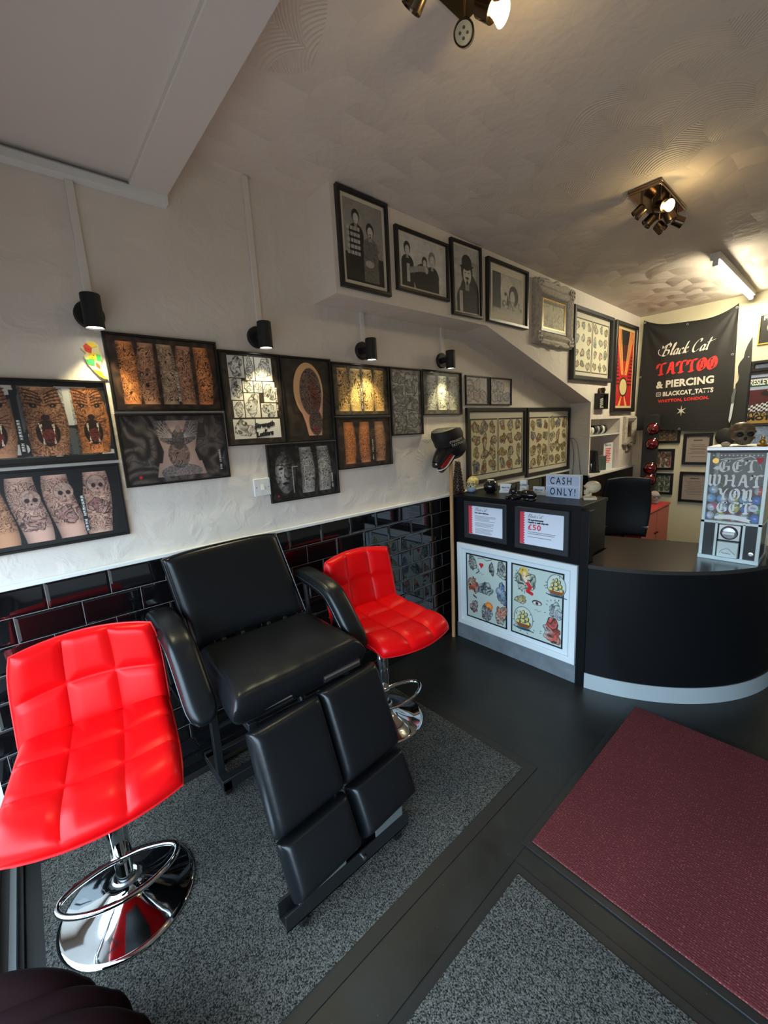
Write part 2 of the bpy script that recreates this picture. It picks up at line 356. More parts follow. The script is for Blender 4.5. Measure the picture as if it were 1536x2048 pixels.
def cushion(mb, P, T, quilt=None, ns=48, nt=48, pe=8.0):
    """closed padded slab: P(s,t) centre surface, T thickness, quilt(s,t) extra on the top side"""
    def cl(n):
        a = np.linspace(0, 1, n); return 0.45 * a + 0.55 * (0.5 - 0.5 * np.cos(PI * a))
    S = cl(ns); U = cl(nt); top = []; bot = []
    for s in S:
        for t in U:
            p = Vector(P(s, t)); d = 1e-3; s0, s1 = max(0, s - d), min(1, s + d); t0, t1 = max(0, t - d), min(1, t + d)
            n = (Vector(P(s1, t)) - Vector(P(s0, t))).cross(Vector(P(s, t1)) - Vector(P(s, t0))).normalized()
            e_ = math.sqrt(max(0, 1 - abs(2 * s - 1) ** pe)) * math.sqrt(max(0, 1 - abs(2 * t - 1) ** pe))
            q = quilt(s, t) * min(1, e_ * 1.2) if quilt else 0
            top.append(p + n * (T / 2 * e_ + q)); bot.append(p - n * (T / 2 * e_))
    v = top + bot; f = []; N = ns * nt
    for i in range(ns - 1):
        for j in range(nt - 1):
            a = i * nt + j; f.append((a, a + nt, a + nt + 1, a + 1)); f.append((N + a, N + a + 1, N + a + nt + 1, N + a + nt))
    o = len(mb.v); mb.add(v, f)
    # weld rims by sharing coordinates (merged below)
    return mb
def weld(o, d=1e-5):
    import bmesh
    bm = bmesh.new(); bm.from_mesh(o.data); bmesh.ops.remove_doubles(bm, verts=bm.verts, dist=d); bmesh.ops.recalc_face_normals(bm, faces=bm.faces); bm.to_mesh(o.data); bm.free()
    o.data.polygons.foreach_set('use_smooth', [True] * len(o.data.polygons)); return o

FONTCACHE = {}
def text(name, s, size, m, parent, loc=(0, 0, 0), align='LEFT', shear=0.0, bold=0.0, sx_=1.0, ext=0.0006, rot=0.0, space=1.0, warp=None):
    c = bpy.data.curves.new('t', 'FONT'); c.body = s; c.size = size; c.shear = shear; c.offset = bold; c.extrude = ext; c.align_x = align; c.space_character = space; c.resolution_u = 3
    o = bpy.data.objects.new('t', c); COL.objects.link(o)
    dg = bpy.context.evaluated_depsgraph_get(); dg.update()
    me = bpy.data.meshes.new_from_object(o.evaluated_get(dg)); bpy.data.objects.remove(o)
    n = bpy.data.objects.new(name, me); COL.objects.link(n)
    me.materials.clear(); me.materials.append(M[m])
    cr_, sr = math.cos(rot), math.sin(rot)
    for v in me.vertices:
        x, y, z = v.co.x * sx_, v.co.y, v.co.z
        x, y = x * cr_ - y * sr + loc[0], x * sr + y * cr_ + loc[1]; z += loc[2]
        if warp: x, y, z = warp(x, y, z)
        v.co = (x, y, z)
    n.parent = parent
    return n

# broad-nib lettering: polylines in a unit cell swept with a slanted pen
def arc(cx, cy, rx, ry, a0, a1, n=10):
    return [(cx + rx * math.cos(math.radians(a0 + (a1 - a0) * i / n)), cy + ry * math.sin(math.radians(a0 + (a1 - a0) * i / n))) for i in range(n + 1)]
BL = {
 'T': (0.86, [[(0.02, 0.78), (0.10, 0.95), (0.30, 0.88), (0.60, 0.98), (0.84, 0.92)], [(0.46, 0.90), (0.40, 0.55), (0.46, 0.12), (0.60, 0.04)], [(0.26, 0.12), (0.44, 0.02)], [(0.10, 0.95), (0.04, 0.60)]]),
 'A': (0.86, [[(0.40, 0.98), (0.16, 0.10), (0.02, 0.02)], [(0.36, 0.98), (0.52, 0.90), (0.64, 0.12), (0.80, 0.02)], [(0.20, 0.42), (0.60, 0.42)]]),
 'O': (0.80, [arc(0.38, 0.5, 0.32, 0.46, 0, 360, 20), [(0.38, 0.80), (0.38, 0.22)], [(0.26, 0.5), (0.50, 0.5)]]),
 'G': (0.90, [arc(0.42, 0.5, 0.36, 0.46, 50, 330, 18), [(0.70, 0.14), (0.70, 0.46), (0.50, 0.46)], [(0.34, 0.84), (0.34, 0.2)], [(0.62, 0.98), (0.72, 0.82)]]),
 'E': (0.80, [arc(0.40, 0.5, 0.34, 0.46, 60, 320, 16), [(0.30, 0.52), (0.62, 0.55)], [(0.33, 0.84), (0.33, 0.2)], [(0.60, 0.98), (0.68, 0.84)]]),
 'W': (1.12, [[(0.04, 0.92), (0.16, 0.86), (0.14, 0.2), (0.30, 0.04), (0.46, 0.18)], [(0.40, 0.94), (0.50, 0.86), (0.48, 0.2), (0.64, 0.04), (0.82, 0.20)], [(0.76, 0.96), (0.88, 0.80), (0.84, 0.2)]]),
 'H': (0.92, [[(0.06, 0.94), (0.20, 0.84), (0.18, 0.14), (0.06, 0.02)], [(0.62, 0.96), (0.72, 0.82), (0.68, 0.16), (0.84, 0.02)], [(0.18, 0.50), (0.70, 0.54)]]),
 'Y': (0.84, [[(0.06, 0.96), (0.20, 0.86), (0.24, 0.56), (0.42, 0.46)], [(0.70, 0.98), (0.58, 0.80), (0.42, 0.46), (0.44, 0.12), (0.28, 0.02)], [(0.44, 0.12), (0.60, 0.02)]]),
 'U': (0.88, [[(0.06, 0.96), (0.20, 0.84), (0.18, 0.2), (0.38, 0.03), (0.60, 0.2)], [(0.56, 0.96), (0.68, 0.84), (0.66, 0.12), (0.80, 0.02)], [(0.36, 0.86), (0.36, 0.2)]]),
 ' ': (0.5, [])}
def script_letters():
    c = lambda p: [tuple(q[:2]) for q in crom([(a, b, 0) for a, b in p], 5)]
    return {
     'B': (0.80, [c([(0.10, 0.02), (0.18, 0.5), (0.26, 0.96)]), c([(0.02, 0.70), (0.20, 0.98), (0.55, 0.98), (0.60, 0.74), (0.26, 0.52), (0.56, 0.46), (0.58, 0.16), (0.30, 0.02), (0.04, 0.12)])]),
     'l': (0.26, [c([(0.0, 0.10), (0.14, 0.5), (0.24, 0.94), (0.14, 0.98), (0.06, 0.4), (0.12, 0.04), (0.26, 0.14)])]),
     'a': (0.46, [c([(0.36, 0.42), (0.20, 0.50), (0.05, 0.30), (0.08, 0.05), (0.24, 0.08), (0.38, 0.46)]), c([(0.38, 0.46), (0.32, 0.14), (0.38, 0.03), (0.50, 0.16)])]),
     'c': (0.38, [c([(0.36, 0.38), (0.26, 0.50), (0.08, 0.36), (0.06, 0.10), (0.20, 0.02), (0.42, 0.16)])]),
     'k': (0.48, [c([(0.06, 0.02), (0.14, 0.5), (0.24, 0.96)]), c([(0.10, 0.30), (0.30, 0.50), (0.36, 0.40), (0.16, 0.28), (0.30, 0.04), (0.50, 0.16)])]),
     'C': (0.66, [c([(0.56, 0.76), (0.58, 0.96), (0.36, 0.96), (0.08, 0.60), (0.06, 0.16), (0.28, 0.0), (0.58, 0.22)])]),
     't': (0.42, [c([(0.24, 0.98), (0.12, 0.4), (0.14, 0.05), (0.32, 0.10)]), [(0.0, 0.64), (0.30, 0.70), (0.62, 0.78)]]),
     ' ': (0.30, [])}
SCR = script_letters()
def nib_text(name, s, glyphs, height, m, parent, loc, width=0.1, ang=38, shear=0.0, gap=0.08, sxx=1.0, align='LEFT', warp=None, thick=0.0):
    a = math.radians(ang); n = (math.cos(a) * width * height / 2, math.sin(a) * width * height / 2)
    tot = sum((glyphs[ch][0] + gap) for ch in s) * height * sxx; x = loc[0] - (tot / 2 if align == 'CENTER' else 0)
    mb = MB(); k = 0
    for ch in s:
        w, strokes = glyphs[ch]
        for st in strokes:
            for (p, q) in zip(st[:-1], st[1:]):
                k += 1; zz = loc[2] + 0.00002 * (k % 7)
                P_ = []
                for (u, v), sg in ((p, -1), (q, -1), (q, 1), (p, 1)):
                    xx = x + (u + shear * v) * height * sxx + sg * n[0]; yy = loc[1] + v * height + sg * n[1]
                    P_.append((xx, yy, zz))
                ex = (q[0] - p[0], q[1] - p[1]); cr_ = ex[0] * n[1] - ex[1] * n[0]
                if cr_ < 0: P_ = P_[::-1]
                if warp: P_ = [warp(*t_) for t_ in P_]
                mb.add(P_, [(0, 1, 2, 3)])
        x += (w + gap) * height * sxx
    return obj(name, mb, m, parent, smooth=False)

# ================================================================== the room
b = MB(); b.box(-0.1, 3.7, -0.6, 5.45, -0.06, 0); struct('floor', b, 'floor', 'worn black vinyl floor')
b = MB(); b.box(-0.1, 0, -0.6, 5.45, 0, 2.8); struct('wall_left', b, 'wall')
b = MB(); b.box(-0.1, 3.7, 5.35, 5.45, 0, 2.8); struct('wall_back', b, 'wall_back')
b = MB(); b.box(3.6, 3.7, -0.6, 5.35, 0, 2.8); struct('wall_right', b, 'wall_far')
b = MB()   # shopfront: the camera stands just inside its big window
b.box(0, 3.6, -0.6, -0.42, 0, 0.20); b.box(0, 3.6, -0.6, -0.42, 1.68, 2.8); b.box(0, 0.1, -0.6, -0.42, 0.20, 1.68); b.box(3.4, 3.6, -0.6, -0.42, 0.20, 1.68)
struct('wall_front', b, 'wall_far')
# ceiling slopes very slightly down to the back of the shop
b = MB(); za, zb = 2.655, 2.597
b.add([(-0.1, 0.59, za), (3.7, 0.59, za), (3.7, 5.45, zb), (-0.1, 5.45, zb), (-0.1, 0.59, 2.9), (3.7, 0.59, 2.9), (3.7, 5.45, 2.9), (-0.1, 5.45, 2.9)],
      [(0, 3, 2, 1), (4, 5, 6, 7), (0, 1, 5, 4), (1, 2, 6, 5), (2, 3, 7, 6), (3, 0, 4, 7)])
struct('ceiling', b, 'ceiling', 'plaster ceiling combed in overlapping fan swirls')
b = MB(); b.box(0, 3.6, -0.6, 0.468, 2.472, 2.7); struct('trim_1', b, 'beam', 'lower ceiling panel by the shopfront')
b = MB(); b.box(0, 3.6, 0.468, 0.598, 2.452, 2.75); struct('trim_2', b, 'beam', 'boxed ceiling beam', bevel=0.003)
b = MB(); b.box(0, 0.045, -0.5, 0.598, 2.425, 2.452); b.box(0, 0.022, -0.5, 0.466, 2.452, 2.468); struct('trim_3', b, 'white', 'narrow cornice strip under the beam')
b = MB()
def yz_prism(mb, pts, x0, x1):
    n = len(pts); v = [(x0, y, z) for y, z in pts] + [(x1, y, z) for y, z in pts]
    mb.add(v, [tuple(range(n)), tuple(range(n, 2 * n))[::-1]] + [(i, n + i, n + (i + 1) % n, (i + 1) % n) for i in range(n)])
yz_prism(b, [(1.262, 2.172), (2.478, 2.172), (4.15, 1.69), (4.15, 2.7), (1.262, 2.7)][::-1], 0, 0.2)
b.box(0, 0.2, 4.15, 5.35, 1.53, 2.7); b.box(0, 0.2, 4.905, 5.35, 0, 1.53); b.box(0, 0.2, 4.15, 4.905, 0, 0.985); b.box(0, 0.2, 4.15, 4.172, 0.985, 1.53)
struct('wall_stairs', b, 'wall', 'boxed-in underside of a staircase', bevel=0.0)
b = MB(); b.box(0, 0.013, -0.24, 4.15, 0.165, 1.035); struct('trim_4', b, 'tile', 'dado of black metro tiles')
b = MB(); b.box(0, 0.024, -0.24, 4.15, 1.035, 1.05); struct('trim_5', b, 'white', 'white ledge on top of the tiles', bevel=0.002)
b = MB(); b.box(0.0, 0.208, 4.138, 5.35, 0, 0.978); struct('trim_6', b, 'blackwood', 'black cladding below the stairs')
b = MB(); b.box(0, 0.020, -0.24, 4.13, 0, 0.165); b.box(0.02, 0.034, -0.24, 4.13, 0, 0.085); struct('baseboard_left', b, 'blackgloss', bevel=0.004)
b = MB(); b.box(0.2, 0.26, 5.335, 5.35, 1.0, 2.6); struct('trim_7', b, 'wall_back', 'boxed pipe in the back corner')
b = MB(); b.box(0.165, 0.204, 4.165, 4.91, 1.366, 1.38); b.box(0.0, 0.2, 4.172, 4.905, 1.366, 1.38); b.box(0.0, 0.215, 4.15, 5.34, 0.972, 0.992); struct('trim_8', b, 'white', 'cream shelves of the wall alcove')
b = MB(); b.box(-0.0, 3.6, -0.42, -0.285, 0, 0.10); b.box(0, 3.6, -0.285, -0.262, 0, 0.045); b.box(0, 3.6, -0.245, -0.232, 0, 0.02); struct('trim_9', b, 'dsteel', 'black threshold under the shopfront')
b = MB(); b.box(0, 3.6, -0.262, -0.245, 0, 0.05); struct('trim_10', b, 'alu', 'grey metal strip along the threshold')
b = MB()
b.tube(crom([(0.0, 4.10, 1.32), (0.03, 4.13, 1.36), (0.09, 4.137, 1.30), (0.13, 4.137, 1.02), (0.15, 4.137, 0.99)], 6), 0.003, 6); b.tube(crom([(0.03, 4.13, 1.36), (0.06, 4.137, 1.2), (0.05, 4.137, 0.99)], 6), 0.003, 6)
tag(obj('cable', b, 'alu'), 'thin grey cable looping down the wall end under the stairs', 'cable')
# surface conduits feeding the wall lamps
def conduit(y, z0, z1, label):
    mb = MB(); mb.box(0, 0.016, y - 0.013, y + 0.013, z0, z1)
    tag(obj('cable_trunking', mb, 'beam', bevel=0.002), label, 'cable trunking', 'white cable trunking above the wall lamps')
conduit(0.285, 2.03, 2.425, 'white cable trunking rising above the lamp by the dice cutout')
conduit(0.945, 2.02, 2.65, 'white cable trunking running up to the open ceiling right of the beam')
conduit(1.565, 2.01, 2.172, 'short white trunking under the stair box, above the lamp over the golden arms picture')
conduit(2.245, 2.01, 2.172, 'short white trunking nearest the sloping stair underside')

# ------------------------------------------------------------------ floor mats
def mat_slab(x0, x1, y0, y1, h, m, border, label, bm='rubber', tz=0.003):
    t = thing('floor_mat', label, 'mat', ((x0 + x1) / 2, (y0 + y1) / 2, 0)); L = Vector(t.location)
    mb = MB(); mb.box(x0 - L.x, x1 - L.x, y0 - L.y, y1 - L.y, 0, tz); obj('border', mb, bm, t, bevel=0.001)
    mb = MB(); mb.box(x0 + border - L.x, x1 - border - L.x, y0 + border - L.y, y1 - border - L.y, tz - 0.001, h); obj('pile', mb, m, t, bevel=0.002)
    return t
mat_slab(0.036, 1.125, -0.23, 1.508, 0.006, 'carpet', 0.045, 'charcoal carpet mat under the black treatment chair and red stools')
mat_slab(1.275, 2.9, -0.20, 1.075, 0.006, 'carpet', 0.03, 'charcoal carpet mat in front of the maroon mat, nearest the viewer')
mat_slab(1.255, 2.35, 1.150, 2.262, 0.012, 'redmat', 0.028, 'maroon ribbed doormat with black rubber edge in front of the curved desk', tz=0.006)
b = MB(); b.box(1.128, 1.272, -0.22, 1.508, 0, 0.0025); struct('trim_11', b, 'floor', 'scuffed black vinyl strip between the two charcoal mats')

# ------------------------------------------------------------------ red stools
def quilt_fn(rows, cols, A, ls, lt, skip_edge=True):
    def q(s, t):
        a = s * rows; c = t * cols
        ds = abs(a - round(a)) / rows * ls if 0.5 < a < rows - 0.5 else 9
        dt = abs(c - round(c)) / cols * lt if 0.5 < c < cols - 0.5 else 9
        return A * (min(1.0, min(ds, dt) / 0.030) ** 0.5) + A * 0.7 * abs(math.sin(PI * a) * math.sin(PI * c)) ** 0.5
    return q
def make_stool(label, loc, rz, boff):
    t = thing('bar_stool', label, 'stool', loc, (0, 0, rz), 'red bar stools')
    mb = MB(); mb.lathe([(0.0, 0), (0.198, 0), (0.2, 0.004), (0.198, 0.008), (0.185, 0.012), (0.15, 0.020), (0.11, 0.032), (0.075, 0.048), (0.05, 0.062), (0.036, 0.078), (0.034, 0.09), (0, 0.09)], 64)
    obj('base', mb, 'chrome', t, ang=60)
    mb = MB(); mb.lathe([(0.036, 0.085), (0.040, 0.088), (0.040, 0.098), (0.034, 0.102)], 32); obj('collar', mb, 'steel', t)
    mb = MB(); mb.cyl((0, 0, 0.08), (0, 0, 0.30), 0.0245, n=32); obj('gas_piston', mb, 'chrome', t)
    mb = MB(); mb.lathe([(0.029, 0.175), (0.031, 0.178), (0.031, 0.40), (0.027, 0.41), (0.027, 0.53), (0, 0.53)], 32); mb.lathe([(0.0, 0.175), (0.029, 0.175)], 32); obj('column', mb, 'chrome', t)
    mb = MB(); z = 0.19
    mb.tube(crom([(0.025, 0.0, z), (0.03, 0.06, z), (0.055, 0.13, z), (0.09, 0.158, z), (0.13, 0.14, z), (0.165, 0.08, z), (0.178, 0, z), (0.165, -0.08, z), (0.13, -0.14, z), (0.09, -0.158, z), (0.055, -0.13, z), (0.03, -0.06, z), (0.025, 0.0, z)], 6), 0.0085, 12)
    obj('footrest', mb, 'chrome', t)
    mb = MB(); mb.box(-0.10, 0.14, -0.09, 0.09, 0.525, 0.545); mb.tube([(0.02, -0.09, 0.525), (0.03, -0.17, 0.515), (0.03, -0.21, 0.505)], 0.005, 8); obj('seat_plate', mb, 'dsteel', t, bevel=0.003)
    x0, x1, w = -0.175, 0.305, 0.212
    def Ps(s, tt):
        u = 2 * tt - 1; x = x0 + (x1 - x0 - 0.035 * u * u) * s
        hw = w * (1 - 0.06 * s ** 8 - 0.03 * (1 - s) ** 6); z = 0.578 - 0.035 * max(0, (s - 0.8) / 0.2) ** 2 + 0.012 * u * u - 0.012 * math.sin(PI * s)
        return (x + boff, u * hw, z)
    mb = MB(); cushion(mb, Ps, 0.066, quilt_fn(3, 3, 0.008, 0.46, 0.42), 96, 96, 14); weld(obj('seat', mb, 'red', t))
    def Pb(s, tt):   # s: top -> bottom
        u = 2 * tt - 1; z = 0.895 - 0.018 * u * u - (0.895 - 0.588) * s
        hw = w * (1 - 0.09 * (1 - s) ** 5)
        x = x0 - 0.055 + 0.062 * s ** 1.5 + 0.042 * u * u * (1 - 0.4 * s)
        return (x + boff, u * hw, z)
    mb = MB(); cushion(mb, Pb, 0.05, quilt_fn(2, 3, 0.008, 0.3, 0.42), 80, 96, 14); weld(obj('backrest', mb, 'red', t))
    def rim(P, lift, s0=0.0, s1=1.0):
        q = [P(s0, k / 10) for k in range(11)] + [P(s0 + (s1 - s0) * k / 10, 1) for k in range(1, 11)] + [P(s1, 1 - k / 10) for k in range(1, 11)] + [P(s1 + (s0 - s1) * k / 10, 0) for k in range(1, 10)]
        return q
    mb = MB(); mb.tube(rim(Ps, 0), 0.0035, 6, closed=True); obj('piping', mb, 'redstitch', t)
    mb = MB(); mb.tube(rim(Pb, 0), 0.0035, 6, closed=True); obj('piping', mb, 'redstitch', t)
    return t
make_stool('red quilted bar stool in the left foreground on a shiny chrome disc base', (0.455, 0.04, 0.006), math.radians(-8.6), 0.012)
make_stool('red quilted bar stool beyond the black treatment chair', (0.40, 1.245, 0.006), math.radians(-4.5), 0.02)

# ------------------------------------------------------------------ black treatment chair
TC = Vector((0.45, 0.66, 0))
tc_ = thing('treatment_chair', 'black vinyl treatment chair with two split leg pads folded down to the mat', 'chair', TC)
def loc_(mb): mb.v = [(x - TC.x, y - TC.y, z - TC.z) for x, y, z in mb.v]; return mb
def bil(a, b_, c, d, s, t):
    return [(a[i] * (1 - t) + b_[i] * t) * (1 - s) + (c[i] * (1 - t) + d[i] * t) * s for i in range(3)]
def Pseat(s, t):
    p = bil((0.25, 0.405, 0.635), (0.262, 0.915, 0.635), (0.712, 0.372, 0.632), (0.692, 0.925, 0.632), s, t)
    return (p[0], p[1], p[2] - 0.016 * math.sin(PI * t) ** 0.6 * (0.6 + 0.4 * s) + 0.02)
mb = MB(); cushion(mb, Pseat, 0.12, lambda s, t: 0.010 * math.sin(PI * s) * math.sin(PI * t) + 0.0015 * math.sin(40 * t + 9 * s) * max(0, s - 0.6), 60, 60, 16)
weld(obj('seat', loc_(mb), 'leather', tc_))
def Pback(s, t):
    p = bil((0.135, 0.352, 1.072), (0.085, 0.862, 1.068), (0.215, 0.396, 0.69), (0.228, 0.905, 0.69), s, t)
    return (p[0] + 0.012 * (1 - math.sin(PI * t)), p[1], p[2] - 0.012 * (2 * t - 1) ** 4 * (1 - s))
mb = MB(); cushion(mb, Pback, 0.075, lambda s, t: 0.010 * math.sin(PI * s) * math.sin(PI * t), 50, 60, 18)
bk = weld(obj('backrest', loc_(mb), 'leather', tc_))
mb = MB()
mb.tube([[c + d for c, d in zip(Pback(s, t), (0.028, 0, 0.004))] for s, t in [(1, 0.004)] + [(1 - k / 12, 0.004) for k in range(1, 13)] + [(0.0, k / 12) for k in range(1, 12)] + [(k / 12, 0.996) for k in range(0, 13)]], 0.003, 6)
obj('piping', loc_(mb), 'piping', tc_)
def arm(ya, yb, name):
    pts = crom([(0.125, 0, 0.845), (0.22, 0, 0.838), (0.33, 0, 0.822), (0.40, 0, 0.802), (0.445, 0, 0.765), (0.52, 0, 0.68), (0.60, 0, 0.592)], 10)
    n = len(pts) - 1
    def Pa(s, t):
        k = s * n; i = min(int(k), n - 1); q = pts[i].lerp(pts[i + 1], k - i)
        f = math.sqrt(max(0.08, 1 - max(0, (s - 0.86) / 0.14) ** 3)) * math.sqrt(max(0.3, 1 - max(0, (0.06 - s) / 0.06) ** 2))
        yc = (ya + yb) / 2 + 0.004 * s; return (q.x, yc + (t - 0.5) * (yb - ya) * f, q.z)
    mb = MB(); cushion(mb, Pa, 0.068, lambda s, t: 0.003 * math.sin(PI * t), 64, 24, 5); a = weld(obj('armrest', loc_(mb), 'leather', tc_))
    for tt in (0.0, 1.0):
        mb = MB(); mb.tube([Pa(0.02 + 0.97 * k / 24, tt) for k in range(25)], 0.0028, 6); obj('piping', loc_(mb), 'piping', a).location = (0, 0, 0)
    mb = MB(); ym = (ya + yb) / 2
    mb.tube([(0.16, ym, 0.80), (0.18, ym, 0.60), (0.20, ym, 0.56)], 0.012, 8); mb.tube([(0.42, ym, 0.76), (0.40, ym, 0.60), (0.38, ym, 0.55)], 0.012, 8); mb.box(0.15, 0.45, min(ym, 0.66) - 0.012 if ym < 0.66 else 0.66, max(ym, 0.42) if ym < 0.66 else ym + 0.012, 0.535, 0.555)
    obj('arm_bracket', loc_(mb), 'dsteel', tc_)
arm(0.268, 0.366, 'l'); arm(0.922, 1.018, 'r')
# leg pads
A0, A1, A2 = (0.716, 0.592), (0.846, 0.285), (0.928, 0.128)
def legpad(p, q, y0, y1, name, sl):
    def Pl(s, t):
        y = y0 + (y1 - y0) * t; k = (y - 0.67) * -0.07
        sag = 0.012 * math.sin(PI * t) * (s if sl else 0)
        return (p[0] + (q[0] - p[0]) * s + k, y, p[1] + (q[1] - p[1]) * s + (0.018 * (1 - (2 * t - 1) ** 4) * sl if s > 0.5 else 0) * 0 - 0)
    mb = MB(); cushion(mb, Pl, 0.088, lambda s, t: 0.006 * math.sin(PI * s) ** 0.5 * math.sin(PI * t) ** 0.5, 50, 36, 14)
    return weld(obj('leg_pad', loc_(mb), 'leather', tc_))
for (ya, yb) in ((0.395, 0.664), (0.670, 0.945)):
    legpad(A0, (A1[0] - 0.003, A1[1] + 0.006), ya, yb, '', 1)
    legpad((A1[0] + 0.004, A1[1] - 0.006), A2, ya + 0.006, yb - 0.004, '', 0)
for yc in (0.50, 0.80):
    mb = MB(); mb.box(0.690, 0.700, yc - 0.085, yc + 0.085, 0.602, 0.628); mb.cyl((0.70, yc - 0.08, 0.618), (0.70, yc + 0.08, 0.618), 0.005, n=10); obj('hinge', loc_(mb), 'steel', tc_)
mb = MB(); mb.box(0.892, 0.940, 0.372, 0.885, 0.040, 0.046); mb.box(0.934, 0.940, 0.372, 0.885, 0.040, 0.098); mb.box(0.885, 0.892, 0.372, 0.885, 0.040, 0.105); obj('foot_bar', loc_(mb), 'dsteel', tc_, bevel=0.001)
for y0, y1 in ((0.42, 0.60), (0.73, 0.86)):
    mb = MB(); mb.box(0.930, 0.936, y0, y1, 0.09, 0.135); obj('foot_plate', loc_(mb), 'alu', tc_, bevel=0.002)
mb = MB(); mb.cyl((0.940, 0.665, 0.075), (0.950, 0.665, 0.075), 0.007, n=16); obj('bolt', loc_(mb), 'steel', tc_)
for y in (0.43, 0.83):
    mb = MB(); mb.cyl((0.925, y - 0.010, 0.0265), (0.925, y + 0.010, 0.0265), 0.0205, n=24); w = obj('caster', loc_(mb), 'blackgloss', tc_)
    mb = MB(); mb.cyl((0.925, y - 0.013, 0.0265), (0.925, y + 0.013, 0.0265), 0.006, n=12); mb.box(0.918, 0.932, y + 0.010, y + 0.014, 0.02, 0.045); obj('axle', loc_(mb), 'steel', w)
mb = MB()
for y in (0.44, 0.86):
    mb.box(0.05, 0.30, y - 0.018, y + 0.018, 0.045, 0.085); mb.box(0.20, 0.235, y - 0.015, y + 0.015, 0.08, 0.57); mb.box(0.10, 0.68, y - 0.014, y + 0.014, 0.545, 0.575)
mb.box(0.26, 0.30, 0.42, 0.90, 0.045, 0.095); mb.box(0.07, 0.10, 0.42, 0.88, 0.05, 0.085); mb.tube([(0.22, 0.44, 0.30), (0.22, 0.86, 0.30)], 0.014, 10)
mb.tube([(0.22, 0.66, 0.3), (0.55, 0.66, 0.56)], 0.012, 10); mb.tube([(0.60, 0.66, 0.55), (0.90, 0.66, 0.10)], 0.012, 10)
obj('frame', loc_(mb), 'dsteel', tc_, bevel=0.002)
for y in (0.44, 0.86):
    for x in (0.10, 0.27):
        mb = MB(); mb.cyl((x, y - 0.010, 0.0265), (x, y + 0.010, 0.0265), 0.0205, n=20); w = obj('caster', loc_(mb), 'blackgloss', tc_)
for y in (0.52, 0.60, 0.72, 0.80):
    mb = MB(); mb.box(0.245, 0.262, y - 0.006, y + 0.006, 0.665, 0.70); obj('back_hinge', loc_(mb), 'steel', tc_)

# dark channel-tufted seat at the very bottom left corner of the view
t = thing('tub_chair', 'black velvet channel-tufted chair back, cropped in the bottom left corner', 'chair', (0.80, -0.10, 0))
L = Vector(t.location)
M['velvet'] = mat('black_red_velvet', (0.006, 0.0006, 0.001), 0.85, spec=0.08)
ribs = [((0.66, -0.30), (0.772, -0.138), 0.43), ((0.75, -0.27), (0.845, -0.085), 0.42), ((0.84, -0.22), (0.935, -0.055), 0.43), ((0.95, -0.17), (1.035, -0.005), 0.43), ((1.06, -0.10), (1.115, 0.035), 0.40)]
for (p, q, z) in ribs:
    z -= 0.13; p = (p[0] + 0.08, p[1] + 0.02); q = (q[0] + 0.09, q[1] + 0.025)
    mb = MB(); P0 = Vector((p[0], p[1], z - 0.02)); Q0 = Vector((q[0], q[1], z - 0.03)); D = (Q0 - P0)
    path = [P0, P0 + D * 0.35 + Vector((0, 0, 0.012)), P0 + D * 0.7 + Vector((0, 0, 0.006)), P0 + D * 0.92 + Vector((0, 0, -0.022)), Q0 + Vector((0, 0, -0.06)), Q0 + Vector((0, 0, -0.3))]
    mb.tube([v - L for v in crom(path, 6)], 0.050, 16); obj('tufted_channel', mb, 'velvet', t)
mb = MB(); mb.cyl(Vector((0.85, -0.2, 0.012)) - L, Vector((0.85, -0.2, 0.14)) - L, 0.045, 0.15); obj('base', mb, 'velvet', t)

# ================================================================== counter
CX0, CX1, CY0, CY1, CZ = 0.085, 0.962, 2.245, 2.585, 1.058
t = thing('reception_counter', 'tall black laminate counter block carrying the small ornaments and cash sign', 'counter', (0.52, 2.4, 0)); L = Vector(t.location)
def lb(x0, x1, y0, y1, z0, z1, L=None):
    mb = MB(); mb.box(x0 - L.x, x1 - L.x, y0 - L.y, y1 - L.y, z0 - L.z, z1 - L.z); return mb
obj('carcass', lb(CX0, CX1, CY0 + 0.004, CY1, 0.0, CZ - 0.02, L), 'blackwood', t, bevel=0.002)
obj('top_board', lb(CX0 - 0.008, CX1 + 0.006, CY0 - 0.006, CY1 + 0.006, CZ - 0.02, CZ, L), 'blackwood', t, bevel=0.002)
obj('plinth', lb(CX0 + 0.012, CX1, CY0 - 0.012, CY0 + 0.004, 0.0, 0.113, L), 'plinthgrey', t, bevel=0.001)
obj('end_post', lb(CX1 + 0.0, CX1 + 0.05, CY0 - 0.010, CY0 + 0.05, 0, CZ - 0.022, L), 'blackwood', t, bevel=0.002)
obj('side_rail', lb(CX0 - 0.01, CX0 + 0.004, CY0 - 0.01, CY1, 0, CZ - 0.022, L), 'blackwood', t)

# curved desk
def fit():
    P_ = [(0.99, 2.235), (1.145, 2.25), (1.402, 2.40), (1.585, 2.63), (1.735, 2.93)]
    A = np.array([[2 * x, 2 * y, 1] for x, y in P_]); q = np.array([x * x + y * y for x, y in P_]); s = np.linalg.lstsq(A, q, rcond=None)[0]
    return s[0], s[1], math.sqrt(s[2] + s[0] ** 2 + s[1] ** 2)
DX, DY, DR = fit()
a0 = math.atan2(-math.sqrt(DR ** 2 - (1.016 - DX) ** 2), 1.016 - DX); a1 = math.radians(6)
def darc(off, n=48):
    return [(DX + (DR + off) * math.cos(a0 + (a1 - a0) * i / n), DY + (DR + off) * math.sin(a0 + (a1 - a0) * i / n)) for i in range(n + 1)]
t = thing('curved_desk', 'low curved black reception desk with silver plinth carrying the capsule vending machine', 'desk', (1.35, 2.75, 0)); L = Vector(t.location)
